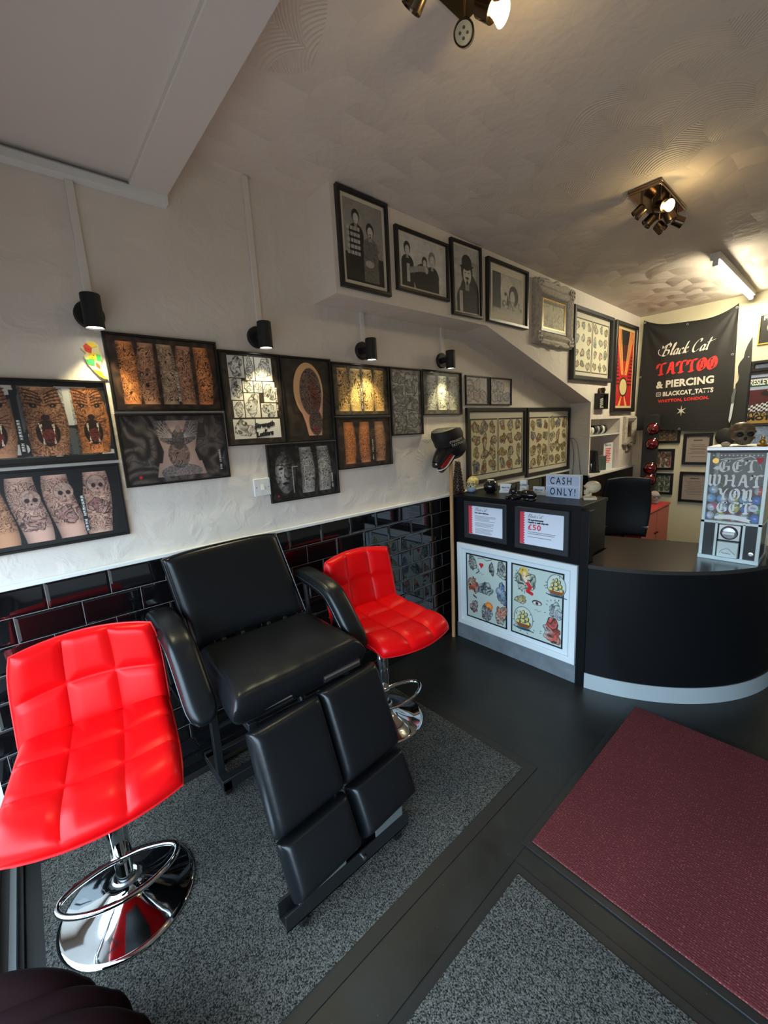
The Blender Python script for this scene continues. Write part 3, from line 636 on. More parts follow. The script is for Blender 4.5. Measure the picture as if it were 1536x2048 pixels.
def band(o0, o1, z0, z1, m, name):
    a, b_ = darc(o0), darc(o1); mb = MB(); mb.prism([(x - L.x, y - L.y) for x, y in (a + b_[::-1])], z0, z1); return obj(name, mb, m, t, bevel=0.0)
def wallband(o0, o1, z0, z1, m, name):
    a, b_ = darc(o0), darc(o1); n = len(a); mb = MB()
    v = [(x - L.x, y - L.y, z) for z in (z0, z1) for x, y in a] + [(x - L.x, y - L.y, z) for z in (z0, z1) for x, y in b_]
    f = []
    for i in range(n - 1):
        f += [(i, i + 1, n + i + 1, n + i), (2 * n + i, 3 * n + i, 3 * n + i + 1, 2 * n + i + 1), (n + i, n + i + 1, 3 * n + i + 1, 3 * n + i), (i, 2 * n + i, 2 * n + i + 1, i + 1)]
    f += [(0, n, 3 * n, 2 * n), (n - 1, 3 * n - 1, 4 * n - 1, 2 * n - 1)]
    mb.add(v, f); return obj(name, mb, m, t, smooth=True)
wallband(-0.005, -0.03, 0.085, 0.722, 'blackwood', 'curved_front'); wallband(0.0, -0.02, 0.0, 0.092, 'plinth', 'plinth')
outer = darc(0.006); inner = [(1.72, 3.22), (1.35, 3.035), (0.83, 2.89), (0.83, 2.60), (0.973, 2.60), (0.973, 2.30), (1.016, 2.30)]
mb = MB(); mb.prism([(x - L.x, y - L.y) for x, y in (outer + inner)], 0.722, 0.742); obj('desk_top', mb, 'desktop', t)
mb = MB(); mb.prism([(x - L.x, y - L.y) for x, y in [(1.70, 3.20), (1.35, 3.03), (0.84, 2.885), (0.84, 2.87), (1.352, 3.01), (1.71, 3.18)]], 0.0, 0.722); obj('back_panel', mb, 'blackwood', t)

# ================================================================== printed pictures (drawn as colour grids)
def S2L(c): return np.clip(np.asarray(c, float), 0, 1) ** 2.2
class Art:
    def __init__(s, w, h, res, bg):
        s.w, s.h = w, h; s.nx = max(8, int(w / res)) + 1; s.ny = max(8, int(h / res)) + 1
        s.X, s.Y = np.meshgrid(np.linspace(0, w, s.nx), np.linspace(0, h, s.ny)); s.im = np.ones((s.ny, s.nx, 3)) * np.array(bg)
        s.px = w / (s.nx - 1)
    def noise(s, sc, seed, X=None, Y=None):
        X = s.X if X is None else X; Y = s.Y if Y is None else Y
        r = np.random.RandomState(seed); G = r.rand(64, 64); x = X / sc + 7.3; y = Y / sc + 3.1
        i = np.floor(x).astype(int); j = np.floor(y).astype(int); fx = x - i; fy = y - j; fx = fx * fx * (3 - 2 * fx); fy = fy * fy * (3 - 2 * fy)
        g = lambda a, b_: G[a % 64, b_ % 64]
        return (g(i, j) * (1 - fx) + g(i + 1, j) * fx) * (1 - fy) + (g(i, j + 1) * (1 - fx) + g(i + 1, j + 1) * fx) * fy
    def put(s, m, c):
        m = np.clip(m, 0, 1)[..., None]; c = np.asarray(c, float); s.im = s.im * (1 - m) + c * m; return s
    def mul(s, m, k):
        s.im = s.im * (1 - np.clip(m, 0, 1)[..., None] * (1 - np.asarray(k, float))); return s
    def ell(s, cx, cy, rx, ry, rot=0, soft=None):
        c, d = math.cos(rot), math.sin(rot); u = (s.X - cx) * c + (s.Y - cy) * d; v = -(s.X - cx) * d + (s.Y - cy) * c
        q = np.sqrt((u / rx) ** 2 + (v / ry) ** 2); return np.clip((1 - q) * min(rx, ry) / (soft or s.px), 0, 1)
    def rect(s, x0, x1, y0, y1):
        return ((s.X >= x0) & (s.X <= x1) & (s.Y >= y0) & (s.Y <= y1)).astype(float)
    def seg(s, pts, w):
        D = np.full(s.X.shape, 9.0)
        for (a, b_), (c, d) in zip(pts[:-1], pts[1:]):
            dx, dy = c - a, d - b_; L_ = dx * dx + dy * dy + 1e-12; t_ = np.clip(((s.X - a) * dx + (s.Y - b_) * dy) / L_, 0, 1)
            D = np.minimum(D, np.hypot(s.X - a - t_ * dx, s.Y - b_ - t_ * dy))
        return np.clip((w / 2 - D) / s.px + 0.5, 0, 1)
    def poly(s, pts):
        ins = np.zeros(s.X.shape, bool)
        for (a, b_), (c, d) in zip(pts, pts[1:] + pts[:1]):
            if b_ == d: continue
            k = ((b_ > s.Y) != (d > s.Y)) & (s.X < (c - a) * (s.Y - b_) / (d - b_) + a); ins ^= k
        return ins.astype(float)
    def tat(s, seed, sc=0.02, k=5.0):
        """ink texture: flowing line work with shaded fills, 0 = bare, 1 = dark"""
        wx = s.noise(sc * 1.7, seed) - 0.5; wy = s.noise(sc * 1.7, seed + 1) - 0.5
        f = s.noise(sc * 0.8, seed + 2, s.X + wx * sc * 3.0, (s.Y + wy * sc * 3.0) * 0.62) + 0.25 * s.noise(sc / 2, seed + 3, s.X + wy * sc, s.Y)
        fr = (f * k * 0.9) % 1.0; hatch = 0.5 + 0.5 * np.sin((s.X * 0.7 + s.Y + wx * sc * 2) * 2 * PI / max(s.px * 3.2, 0.0045))
        v = 0.95 * np.exp(-fr * 7.0) + 0.62 * np.clip(1 - fr * 1.5, 0, 1) + 0.20 * hatch * (s.noise(sc, seed + 5) > 0.5)
        return np.clip(v * (0.75 + 0.5 * s.noise(sc * 2.5, seed + 4)), 0, 1)
    def arm(s, cx, r, y0, y1, skin, seed, sc=0.02, bend=0.0, taper=0.25, lo=0.0, hi=1.0, dark=0.9, phase=0.0, k=5.0):
        v = (s.Y - y0) / (y1 - y0); c = cx + bend * np.sin(PI * v * 1.1 + phase); rr = r * (1 - taper + taper * np.sin(PI * (0.15 + 0.75 * v)) * 1.15)
        u = (s.X - c) / rr; m = np.clip((1 - np.abs(u)) * rr / s.px, 0, 1) * ((v >= 0) & (v <= 1))
        t_ = s.tat(seed, sc, k) * np.clip((v - lo) * 12, 0, 1) * np.clip((hi - v) * 12, 0, 1) * dark
        sh = (0.50 + 0.50 * np.sqrt(np.clip(1 - u * u, 0, 1)))[..., None]
        s.put(m, np.array(skin) * sh * (1 - t_[..., None] * np.array([0.86, 0.9, 0.9])))
        return m
    def motif(s, cx, cy, rx, ry, seed, pal, dark=0.75):
        r = np.random.RandomState(seed); a = np.arctan2((s.Y - cy) / ry, (s.X - cx) / rx); q = np.hypot((s.X - cx) / rx, (s.Y - cy) / ry)
        rad = 0.82 + sum(r.uniform(0.25, 0.55) / (k + 1) * np.cos(k * a + r.uniform(0, 6)) for k in (2, 3, r.randint(4, 6), r.randint(7, 10), r.randint(11, 16))); m = np.clip((rad - q) * min(rx, ry) / s.px, 0, 1)
        if m.max() <= 0: return
        n = s.noise(min(rx, ry) * 0.55, seed + 9); base = np.array(s.bgc); col = np.array(pal[seed % len(pal)]); col2 = np.array(pal[(seed * 7 + 3) % len(pal)])
        c = np.where((n > 0.62)[..., None], col, np.where((n > 0.42)[..., None], base * 0.4 + col2 * 0.6, base * 0.75 + col * 0.25))
        s.put(m * 0.9, c)
        s.put(m * s.tat(seed, min(rx, ry) * 0.6, 3.2) * dark, (0.10, 0.085, 0.07))
        ed = np.clip(1 - np.abs(rad - q) * min(rx, ry) / (s.px * 1.3), 0, 1); s.put(ed * 0.85, (0.10, 0.08, 0.07))
    def sheet(s, x0, x1, y0, y1, bg, bord, bw, cols, rows, seed, pal, jit=0.12, dark=0.75, fill=0.5):
        s.bgc = bg; s.put(s.rect(x0, x1, y0, y1), bord); s.put(s.rect(x0 + bw, x1 - bw, y0 + bw, y1 - bw), bg)
        r = random.Random(seed); cw = (x1 - x0 - 2 * bw) / cols; ch = (y1 - y0 - 2 * bw) / rows
        for i in range(cols):
            for j in range(rows):
                s.motif(x0 + bw + cw * (i + 0.5 + r.uniform(-jit, jit)), y0 + bw + ch * (j + 0.5 + r.uniform(-jit, jit)), cw * fill * r.uniform(0.7, 1.05), ch * fill * r.uniform(0.7, 1.1), seed * 50 + i * 9 + j, pal, dark)
    def mesh(s, name, m, parent, loc=(0, 0, 0)):
        nx, ny = s.nx, s.ny; co = np.stack([s.X.ravel() + loc[0], s.Y.ravel() + loc[1], np.full(nx * ny, loc[2])], 1)
        i = np.arange((ny - 1) * nx).reshape(ny - 1, nx)[:, :-1].ravel(); fa = np.stack([i, i + 1, i + nx + 1, i + nx], 1)
        me = bpy.data.meshes.new(name); me.vertices.add(nx * ny); me.vertices.foreach_set('co', co.ravel())
        me.loops.add(fa.size); me.loops.foreach_set('vertex_index', fa.ravel()); me.polygons.add(len(fa)); me.polygons.foreach_set('loop_start', np.arange(len(fa)) * 4); me.polygons.foreach_set('loop_total', np.full(len(fa), 4))
        me.update(); at = me.color_attributes.new('Col', 'FLOAT_COLOR', 'POINT')
        at.data.foreach_set('color', np.concatenate([S2L(s.im).reshape(-1, 3), np.ones((nx * ny, 1))], 1).ravel()); me.materials.append(M[m])
        o = bpy.data.objects.new(name, me); COL.objects.link(o); o.parent = parent; return o
def frame_mesh(w, h, prof):
    """mitred moulding: prof = [(inset, height)...] closed loop"""
    mb = MB(); n = len(prof); v = []
    for (ix, iz) in prof:
        v += [(ix, ix, iz), (w - ix, ix, iz), (w - ix, h - ix, iz), (ix, h - ix, iz)]
    f = []
    for k in range(n):
        a = k * 4; b_ = ((k + 1) % n) * 4
        f += [(a + i, a + (i + 1) % 4, b_ + (i + 1) % 4, b_ + i) for i in range(4)]
    return mb.add(v, f)
def picture(label, cat, basis, base, u0, u1, v0, v1, fw, depth, fm, art, pm='print', mount=None, mm='mount', group=None, name='framed_picture', tilt=0.0, prof=None):
    loc = {'left': (base, u0, v0), 'back': (u0, base, v0)}[basis]; t = thing(name, label, cat, loc, basis=basis, group=group)
    if tilt: t.matrix_world = t.matrix_world @ Matrix.Rotation(tilt, 4, 'Z')
    w, h = u1 - u0, v1 - v0
    pr = prof or [(0, 0.0), (0, depth * 0.85), (fw * 0.12, depth), (fw * 0.85, depth), (fw, depth * 0.75), (fw, 0.0)]
    obj('frame', frame_mesh(w, h, pr), fm, t, smooth=False)
    mw = mount or 0
    if mount:
        mb = MB(); mb.box(fw * 0.9, w - fw * 0.9, fw * 0.9, h - fw * 0.9, 0.001, depth * 0.35); obj('mount', mb, mm, t, smooth=False)
    a = art(w - 2 * (fw + mw), h - 2 * (fw + mw)); a.mesh('print', pm, t, (fw + mw, fw + mw, depth * (0.4 if mount else 0.3)))
    if not mount:
        mb = MB(); mb.box(fw * 0.5, w - fw * 0.5, fw * 0.5, h - fw * 0.5, 0.0005, depth * 0.28); obj('backing', mb, 'blackmatt', t, smooth=False)
    return t
TAN, ORG, PINK, GREY, GOLD = (0.80, 0.58, 0.44), (0.92, 0.58, 0.34), (0.86, 0.68, 0.60), (0.66, 0.66, 0.66), (0.93, 0.74, 0.45)
def letters(a, x, y0, y1, col=(0.8, 0.8, 0.8), n=11, s=3):
    r = random.Random(s)
    for i in range(n):
        if i == 7: continue
        y = y1 - (y1 - y0) * (i + 0.5) / n; h = (y1 - y0) / n * 0.36
        a.put(a.rect(x, x + 0.009, y - h, y - h + 0.0022), col); a.put(a.rect(x, x + 0.009, y + h - 0.002, y + h), col)
        a.put(a.rect(x + r.choice([0, 0.004]), x + 0.006, y - h, y + h), col)
def swirl_bg(a, seed, c0, c1):
    n = np.abs(np.sin((a.noise(0.09, seed) + 0.4 * a.noise(0.04, seed + 1)) * 9)) ** 2; a.im = np.array(c0) * (1 - n[..., None]) + np.array(c1) * n[..., None]
def lion(a, cx, cy, w, h, skin):
    a.put(a.ell(cx, cy + 0.03 * h, 0.42 * w, 0.46 * h) * 0.35, np.array(skin) * 0.6)
    a.put(a.ell(cx, cy - 0.20 * h, 0.30 * w, 0.22 * h), (0.16, 0.09, 0.08)); a.put(a.ell(cx + 0.02 * w, cy - 0.25 * h, 0.19 * w, 0.12 * h), (0.42, 0.18, 0.16))
    for k in (-1, 1):
        a.put(a.poly([(cx + k * 0.20 * w, cy - 0.04 * h), (cx + k * 0.12 * w, cy - 0.05 * h), (cx + k * 0.155 * w, cy - 0.22 * h)]), (0.9, 0.85, 0.72))
        a.put(a.poly([(cx + k * 0.17 * w, cy - 0.38 * h), (cx + k * 0.10 * w, cy - 0.38 * h), (cx + k * 0.14 * w, cy - 0.26 * h)]), (0.88, 0.8, 0.7))
        a.put(a.ell(cx + k * 0.24 * w, cy + 0.24 * h, 0.10 * w, 0.035 * h, k * 0.4), (0.08, 0.05, 0.05)); a.put(a.ell(cx + k * 0.23 * w, cy + 0.24 * h, 0.030 * w, 0.014 * h), (0.62, 0.58, 0.48))
        for j in range(4): a.put(a.seg([(cx + k * 0.10 * w, cy + (0.02 - 0.02 * j) * h), (cx + k * 0.42 * w, cy + (0.10 - 0.07 * j) * h)], 0.0022), (0.25, 0.14, 0.1))
    a.put(a.ell(cx, cy + 0.05 * h, 0.12 * w, 0.05 * h), (0.2, 0.1, 0.1))
    for j in range(5):
        for k in (-1, 1): a.put(a.seg([(cx + k * 0.42 * w, cy + (0.50 - 0.055 * j) * h), (cx + k * 0.22 * w, cy + (0.47 - 0.05 * j) * h), (cx + k * 0.06 * w, cy + (0.42 - 0.045 * j) * h)], 0.0038), (0.24, 0.13, 0.09))
def art_lion(w, h):
    a = Art(w, h, 0.0015, (0.05, 0.05, 0.055)); a.put(a.rect(0, w, 0.018, h - 0.014), (0.30, 0.31, 0.31)); n = a.noise(0.05, 5); a.mul(a.rect(0, w, 0.018, h - 0.014) * (n > 0.5), (0.4, 0.4, 0.4)); a.put(a.rect(0, w, 0.018, h - 0.014) * (n > 0.72), (0.72, 0.72, 0.70))
    for cx, r in ((0.075, 0.052), (0.215, 0.058), (0.350, 0.050)):
        y0, y1 = 0.022, h - 0.018
        a.arm(cx, r, y0, y1, ORG if cx > 0.3 else TAN, int(cx * 900), 0.016, 0.008, 0.18, 0.03, 1, 0.45); lion(a, cx + 0.004, h * 0.52, r * 2, h * 0.78, TAN)
    a.put(a.rect(0.134, 0.152, 0.03, h - 0.03), (0.10, 0.12, 0.13)); letters(a, 0.138, 0.04, 0.15)
    a.mul(a.rect(0.16, 0.28, 0.02, h - 0.02) * a.tat(91, 0.014, 4) + a.rect(0.30, 0.40, 0.02, h - 0.02) * a.tat(92, 0.014, 4), (0.45, 0.40, 0.38))
    return a
def art_skulls(w, h):
    a = Art(w, h, 0.0015, (0.035, 0.033, 0.045))
    for i, cx in enumerate((0.04, 0.135, 0.232, 0.335)):
        r = 0.045; a.arm(cx, r, 0.016, h - 0.018, PINK if i else TAN, 70 + i * 5, 0.015, 0.014 if i < 3 else -0.006, 0.25, 0.18 if i < 3 else 0, 1, 0.75, 1.6)
        if i:
            y = h * (0.58 + 0.06 * i); a.put(a.ell(cx + 0.006, y, 0.031, 0.036), (0.30, 0.2, 0.19)); a.put(a.ell(cx + 0.006, y, 0.0295, 0.0345) * 0.85, (0.80, 0.67, 0.60)); a.put(a.ell(cx + 0.008, y - 0.034, 0.020, 0.016) * 0.85, (0.76, 0.62, 0.56)); a.mul(a.ell(cx + 0.012, y, 0.032, 0.05) * a.tat(600 + i, 0.02, 3) * 0.6, (0.5, 0.42, 0.42))
            for k in (-1, 1): a.put(a.ell(cx + 0.008 + k * 0.0115, y - 0.004, 0.008, 0.009), (0.2, 0.12, 0.12))
            a.put(a.ell(cx + 0.008, y - 0.018, 0.003, 0.005), (0.2, 0.12, 0.12))
            for k in range(5): a.put(a.seg([(cx + k * 0.004, y - 0.03), (cx + k * 0.004, y - 0.038)], 0.001), (0.3, 0.2, 0.2))
            a.bgc = (0.78, 0.62, 0.56); a.motif(cx + 0.004, y - 0.085, 0.036, 0.040, 700 + i * 3, [(0.74, 0.56, 0.52), (0.62, 0.42, 0.42)], 0.8)
    a.put(a.rect(0.283, 0.297, 0.03, h * 0.62), (0.12, 0.15, 0.16)); letters(a, 0.285, 0.03, h * 0.62, n=12)
    return a
def art_arms(seed, n, skin, bg0, bg1, sc=0.018, margin=0.025, lo=0.0, hi=1.0, dark=0.95, tl=0.62, gr=None, rfac=0.47, res=0.0017, k=5.0):
    def f(w, h):
        a = Art(w, h, res, bg0); swirl_bg(a, seed, bg0, bg1); cw = (w - 2 * margin) / n
        for i in range(n):
            sk = skin if not isinstance(skin, list) else skin[i % len(skin)]
            a.arm(margin + cw * (i + 0.5), cw * rfac, margin * 0.8, h - margin * 0.8, sk, seed * 10 + i * 6, sc, 0.006 * (-1) ** i, 0.22, lo, hi, dark, k=k)
        letters(a, margin + cw * round(n * tl) - 0.004, 0.03, h * 0.55, (0.7, 0.7, 0.66)); return a
    return f
def art_eagle(w, h):
    a = Art(w, h, 0.0017, (0.1, 0.1, 0.1)); swirl_bg(a, 41, (0.11, 0.10, 0.10), (0.36, 0.33, 0.32)); a.put(a.tat(77, 0.04, 3) * 0.6, (0.12, 0.11, 0.11))
    cx = w * 0.52; v = (a.Y - 0.02) / (h - 0.04); hw = 0.062 + 0.028 * np.abs(v - 0.45) * 2 + 0.012 * (v < 0.25)
    m = (np.abs(a.X - cx) < hw) * ((v > 0) & (v < 1)); a.put(m, (0.72, 0.62, 0.58)); a.mul(m * np.abs(a.X - cx) / 0.09 * 0.5, (0.6, 0.55, 0.55))
    T = a.tat(210, 0.016, 5)
    for k in (-1, 1):
        wing = a.poly([(cx, h * 0.60), (cx + k * 0.02, h * 0.74), (cx + k * 0.045, h * 0.95), (cx + k * 0.10, h * 0.96), (cx + k * 0.09, h * 0.72), (cx + k * 0.06, h * 0.60), (cx + k * 0.03, h * 0.55)])
        a.put(m * wing * (0.30 + 0.7 * T), (0.17, 0.20, 0.24))
        for j in range(7): a.put(m * a.seg([(cx + k * 0.014, h * 0.66), (cx + k * (0.045 + 0.004 * j), h * (0.80 - 0.02 * j)), (cx + k * (0.062 + 0.005 * j), h * (0.95 - 0.055 * j))], 0.0016), (0.75, 0.72, 0.70))
    a.put(m * a.ell(cx, h * 0.64, 0.026, 0.045) * (0.5 + 0.5 * T), (0.20, 0.20, 0.22)); a.put(m * a.ell(cx + 0.004, h * 0.80, 0.012, 0.016), (0.55, 0.53, 0.52)); a.put(m * a.ell(cx + 0.016, h * 0.78, 0.008, 0.004), (0.75, 0.25, 0.2))
    a.put(m * a.ell(cx - 0.004, h * 0.40, 0.044, 0.058) * (0.30 + 0.7 * a.tat(31, 0.018, 5)), (0.22, 0.18, 0.17)); a.put(m * a.ell(cx + 0.004, h * 0.38, 0.014, 0.020) * 0.7, (0.50, 0.40, 0.36)); a.put(m * a.ell(cx, h * 0.13, 0.085, 0.034) * (0.3 + 0.7 * a.tat(35, 0.014, 5)), (0.22, 0.26, 0.30))
    a.put(a.poly([(0.040, 0.026), (0.047, 0.018), (0.054, 0.026), (0.047, 0.034)]), (0.75, 0.1, 0.12)); letters(a, w - 0.03, 0.03, 0.12); return a
def art_strength(w, h):
    a = Art(w, h, 0.0016, (0.2, 0.17, 0.15)); swirl_bg(a, 9, (0.13, 0.11, 0.09), (0.24, 0.20, 0.17)); r = random.Random(4)
    cells = [(0.03, 0.105, 0.30, 0.395), (0.11, 0.155, 0.29, 0.395), (0.16, 0.245, 0.29, 0.395), (0.03, 0.085, 0.20, 0.295), (0.09, 0.14, 0.235, 0.285), (0.145, 0.185, 0.235, 0.285), (0.19, 0.25, 0.19, 0.285), (0.035, 0.085, 0.12, 0.195), (0.09, 0.165, 0.12, 0.23), (0.17, 0.25, 0.12, 0.185), (0.025, 0.13, 0.022, 0.112)]
    for i, (x0, x1, y0, y1) in enumerate(cells):
        if x1 > w: x1 = w - 0.012
        a.put(a.rect(x0, x1, y0, y1), (0.80, 0.79, 0.76)); a.bgc = (0.82, 0.82, 0.80)
        a.motif((x0 + x1) / 2, (y0 + y1) / 2, (x1 - x0) * 0.50, (y1 - y0) * 0.50, 30 + i, [(0.82, 0.82, 0.80), (0.7, 0.7, 0.7)], 0.8)
    a.put(a.rect(0.135, w - 0.012, 0.022, 0.112), (0.84, 0.84, 0.82)); letters(a, 0.252, 0.15, 0.26); return a
def art_oval(w, h):
    a = Art(w, h, 0.0017, (0.13, 0.10, 0.08)); swirl_bg(a, 19, (0.12, 0.095, 0.08), (0.20, 0.165, 0.14)); cx = w * 0.52
    a.put(a.ell(cx, h * 0.62, 0.088, h * 0.345), (0.86, 0.68, 0.48)); a.put(a.poly([(cx - 0.07, h * 0.5), (cx + 0.085, h * 0.55), (cx + 0.062, 0.022), (cx - 0.018, 0.022), (cx - 0.03, h * 0.2)]), (0.84, 0.62, 0.50))
    m = np.maximum(a.ell(cx + 0.012, h * 0.60, 0.066, h * 0.30), a.ell(cx + 0.03, h * 0.22, 0.042, h * 0.17)); t_ = a.tat(55, 0.026, 4)
    a.put(m * 0.85, (0.34, 0.28, 0.27)); a.put(m * (1 - t_) * 0.5, (0.60, 0.50, 0.46)); a.put(m * np.clip(a.ell(cx + 0.030, h * 0.58, 0.035, h * 0.26, 0.2, soft=0.03) * (a.noise(0.03, 4) + 0.2), 0, 1) * 0.85, (0.50, 0.15, 0.09)); a.put(m * a.tat(58, 0.018, 4.5) * 0.85, (0.09, 0.06, 0.06)); a.put(a.ell(cx + 0.026, h * 0.13, 0.014, 0.012) * 0.7, (0.62, 0.10, 0.08)); return a
def art_face(w, h):
    a = Art(w, h, 0.0022, (0.07, 0.07, 0.075)); swirl_bg(a, 29, (0.05, 0.05, 0.055), (0.20, 0.20, 0.205)); cx = 0.085
    a.put(a.ell(cx, h * 0.50, 0.058, h * 0.40), (0.42, 0.42, 0.42)); a.put(a.ell(cx - 0.02, h * 0.52, 0.030, h * 0.34, soft=0.02), (0.72, 0.72, 0.71))
    for k in (-1, 1): a.put(a.ell(cx + k * 0.024, h * 0.58, 0.014, 0.006), (0.06, 0.06, 0.06)); a.put(a.seg([(cx + k * 0.008, h * 0.64), (cx + k * 0.045, h * 0.66)], 0.005), (0.1, 0.1, 0.1))
    a.put(a.ell(cx - 0.002, h * 0.30, 0.022, 0.008), (0.08, 0.08, 0.08)); a.put(a.seg([(cx, h * 0.6), (cx - 0.008, h * 0.42), (cx + 0.006, h * 0.40)], 0.003), (0.15, 0.15, 0.15)); a.put(a.ell(cx + 0.01, h * 0.86, 0.07, 0.05) * a.tat(3, 0.012), (0.08, 0.08, 0.08))
    a.mul(a.rect(0.02, 0.15, 0, h) * a.tat(66, 0.03, 3) * 0.8 + a.rect(0.095, 0.15, 0, h) * 0.4, (0.3, 0.3, 0.3))
    for i, c in enumerate((0.21, 0.315)): a.arm(c, 0.042, 0.02, h - 0.015, (0.70, 0.70, 0.69), 300 + i * 9, 0.017, 0.008, 0.2)
    for x in (0.125, 0.195, 0.30):
        a.put(a.seg([(x, 0.03), (x, h * 0.6), (x + 0.03, h * 0.6)], 0.0035), (0.72, 0.72, 0.72))
    a.put(a.ell(0.035, 0.022, 0.006, 0.006), (0.8, 0.1, 0.15)); letters(a, w - 0.035, 0.03, 0.11); return a
def art_greys(w, h):
    a = Art(w, h, 0.0026, (0.40, 0.38, 0.36)); swirl_bg(a, 61, (0.36, 0.34, 0.33), (0.58, 0.55, 0.52)); a.bgc = (0.6, 0.6, 0.58); k = 0
    for x0, x1, y0, y1 in ((0.02, 0.12, 0.30, 0.37), (0.13, 0.24, 0.24, 0.36), (0.02, 0.12, 0.19, 0.29), (0.02, 0.12, 0.13, 0.18), (0.13, 0.24, 0.13, 0.23), (0.03, 0.12, 0.05, 0.12), (0.13, 0.23, 0.04, 0.12)):
        k += 1; a.put(a.rect(x0, x1, y0, y1) * 0.8, (0.74, 0.72, 0.70)); a.motif((x0 + x1) / 2, (y0 + y1) / 2, (x1 - x0) * 0.6, (y1 - y0) * 0.6, 400 + k, [(0.7, 0.7, 0.68), (0.5, 0.5, 0.48)], 0.6)
    a.put(a.seg([(0.02, 0.022), (0.06, 0.030), (0.10, 0.020), (0.15, 0.028)], 0.003), (0.1, 0.1, 0.1)); return a
G1 = 'tattoo photo prints in thin black frames on the left wall'
def A3(label, u0, u1, v0, v1, art): return picture(label, 'framed picture', 'left', 0.0, u0, u1, v0, v1, 0.009, 0.016, 'frame_black', art, 'print_gloss', group=G1)
A3('framed print of roaring lion tattoos on three forearms, cropped by the left edge', -0.135, 0.291, 1.457, 1.753, art_lion)
A3('framed print of skull and flower leg tattoos on black, lowest left', -0.145, 0.287, 1.159, 1.445, art_skulls)
A3('framed brown print of five tattooed sleeves beside the dice cutout', 0.305, 0.727, 1.641, 1.934, art_arms(12, 5, [ORG, TAN, (0.8, 0.66, 0.52), TAN, ORG], (0.13, 0.085, 0.06), (0.27, 0.18, 0.13)))
A3('framed grey print of a back tattoo with an eagle and spread wings', 0.303, 0.722, 1.343, 1.632, art_eagle)
st_ = A3('framed print of a collage of black line tattoos with hand-lettered words', 0.732, 1.024, 1.482, 1.906, art_strength)
A3('framed portrait print of an oval red and black upper-arm tattoo', 1.027, 1.326, 1.482, 1.905, art_oval)
A3('framed print of four golden tattooed forearms lit by a wall lamp', 1.329, 1.742, 1.610, 1.895, art_arms(22, 4, [GOLD, (0.97, 0.82, 0.52), (0.97, 0.80, 0.5), GOLD], (0.20, 0.17, 0.13), (0.33, 0.28, 0.22), 0.022, 0.022))
A3('framed print of three orange forearms with geometric tattoos, under the golden one', 1.333, 1.742, 1.314, 1.604, art_arms(24, 3, [ORG, (0.88, 0.55, 0.36), TAN], (0.14, 0.10, 0.09), (0.26, 0.19, 0.16), 0.012, 0.025, hi=0.9, rfac=0.36, k=7))
A3('framed grey collage print of small tattoos on hands and legs', 1.752, 2.032, 1.485, 1.895, art_greys)
A3('framed print of three pale grey tattooed forearms, rightmost under the lamps', 2.037, 2.444, 1.607, 1.897, art_arms(32, 3, [(0.74, 0.74, 0.70), (0.90, 0.90, 0.82), (0.74, 0.74, 0.70)], (0.22, 0.21, 0.19), (0.36, 0.34, 0.31), 0.02, 0.03))
A3('framed black print of a face portrait beside two sleeve tattoos, above the tiles', 0.912, 1.327, 1.187, 1.478, art_face)
# hand-drawn words on the collage print
def word(s, x, y, size): text('lettering', s, size, 'ink_black', st_, (x, y, 0.0062), shear=0.2, bold=0.0022, rot=0.12, ext=0.0001)
word('Strength', 0.137, 0.078, 0.030); word('in', 0.185, 0.062, 0.016); word('Letters', 0.142, 0.036, 0.030)

def art_sketch(seed, tint):
    def f(w, h):
        a = Art(w, h, 0.0033, (0.72, 0.69, 0.68)); a.put(a.tat(seed, 0.05, 2.6) * 0.35 * (a.noise(0.1, seed) > 0.4), (0.35, 0.33, 0.34)); a.bgc = (0.74, 0.71, 0.70)
        for k in range(5): a.motif(w * (0.2 + 0.3 * (k % 3)), h * (0.3 + 0.4 * (k // 3)), w * 0.2, h * 0.25, seed + k, [tint, (0.7, 0.68, 0.68)], 0.45)
        return a
    return f
picture('small framed pencil sketch print, left one of the pair over the flash sheets', 'framed picture', 'left', 0.0, 2.49, 2.776, 1.674, 1.884, 0.010, 0.014, 'frame_black', art_sketch(81, (0.72, 0.62, 0.6)), group='small sketch prints')
picture('small framed blue-grey sketch print, right one of the pair over the flash sheets', 'framed picture', 'left', 0.0, 2.794, 3.09, 1.674, 1.882, 0.010, 0.014, 'frame_black', art_sketch(91, (0.5, 0.54, 0.68)), group='small sketch prints')
FP = [(0.55, 0.42, 0.22), (0.62, 0.36, 0.18), (0.44, 0.44, 0.26), (0.55, 0.24, 0.16), (0.42, 0.44, 0.50), (0.68, 0.52, 0.26)]
def art_flash(seed, dark, fill=0.52, pal=FP, c=3, r=4, bg=(0.80, 0.76, 0.62), res=0.0036, top=0.05):
    def f(w, h):
        a = Art(w, h, res, (0.80, 0.77, 0.70)); g = 0.012
        a.sheet(0.018, w / 2 - g / 2, 0.035, h - top, bg, (0.10, 0.08, 0.07), 0.008, c, r, seed, pal, 0.10, dark, fill)
        a.sheet(w / 2 + g / 2, w - 0.018, 0.035, h - top, bg, (0.10, 0.08, 0.07), 0.008, c, r, seed + 3, pal, 0.10, dark, fill); return a
    return f
picture('large black frame with two brown-toned tattoo flash sheets, nearer one under the stairs', 'framed picture', 'left', 0.0, 2.49, 3.308, 1.080, 1.655, 0.032, 0.022, 'frame_black', art_flash(5, 0.8), 'print')
picture('large black frame with two olive-toned tattoo flash sheets, in the corner under the stairs', 'framed picture', 'left', 0.0, 3.322, 4.132, 1.056, 1.655, 0.032, 0.022, 'frame_black', art_flash(15, 0.8, pal=FP[2:] + [(0.5, 0.45, 0.2)], r=4), 'print')

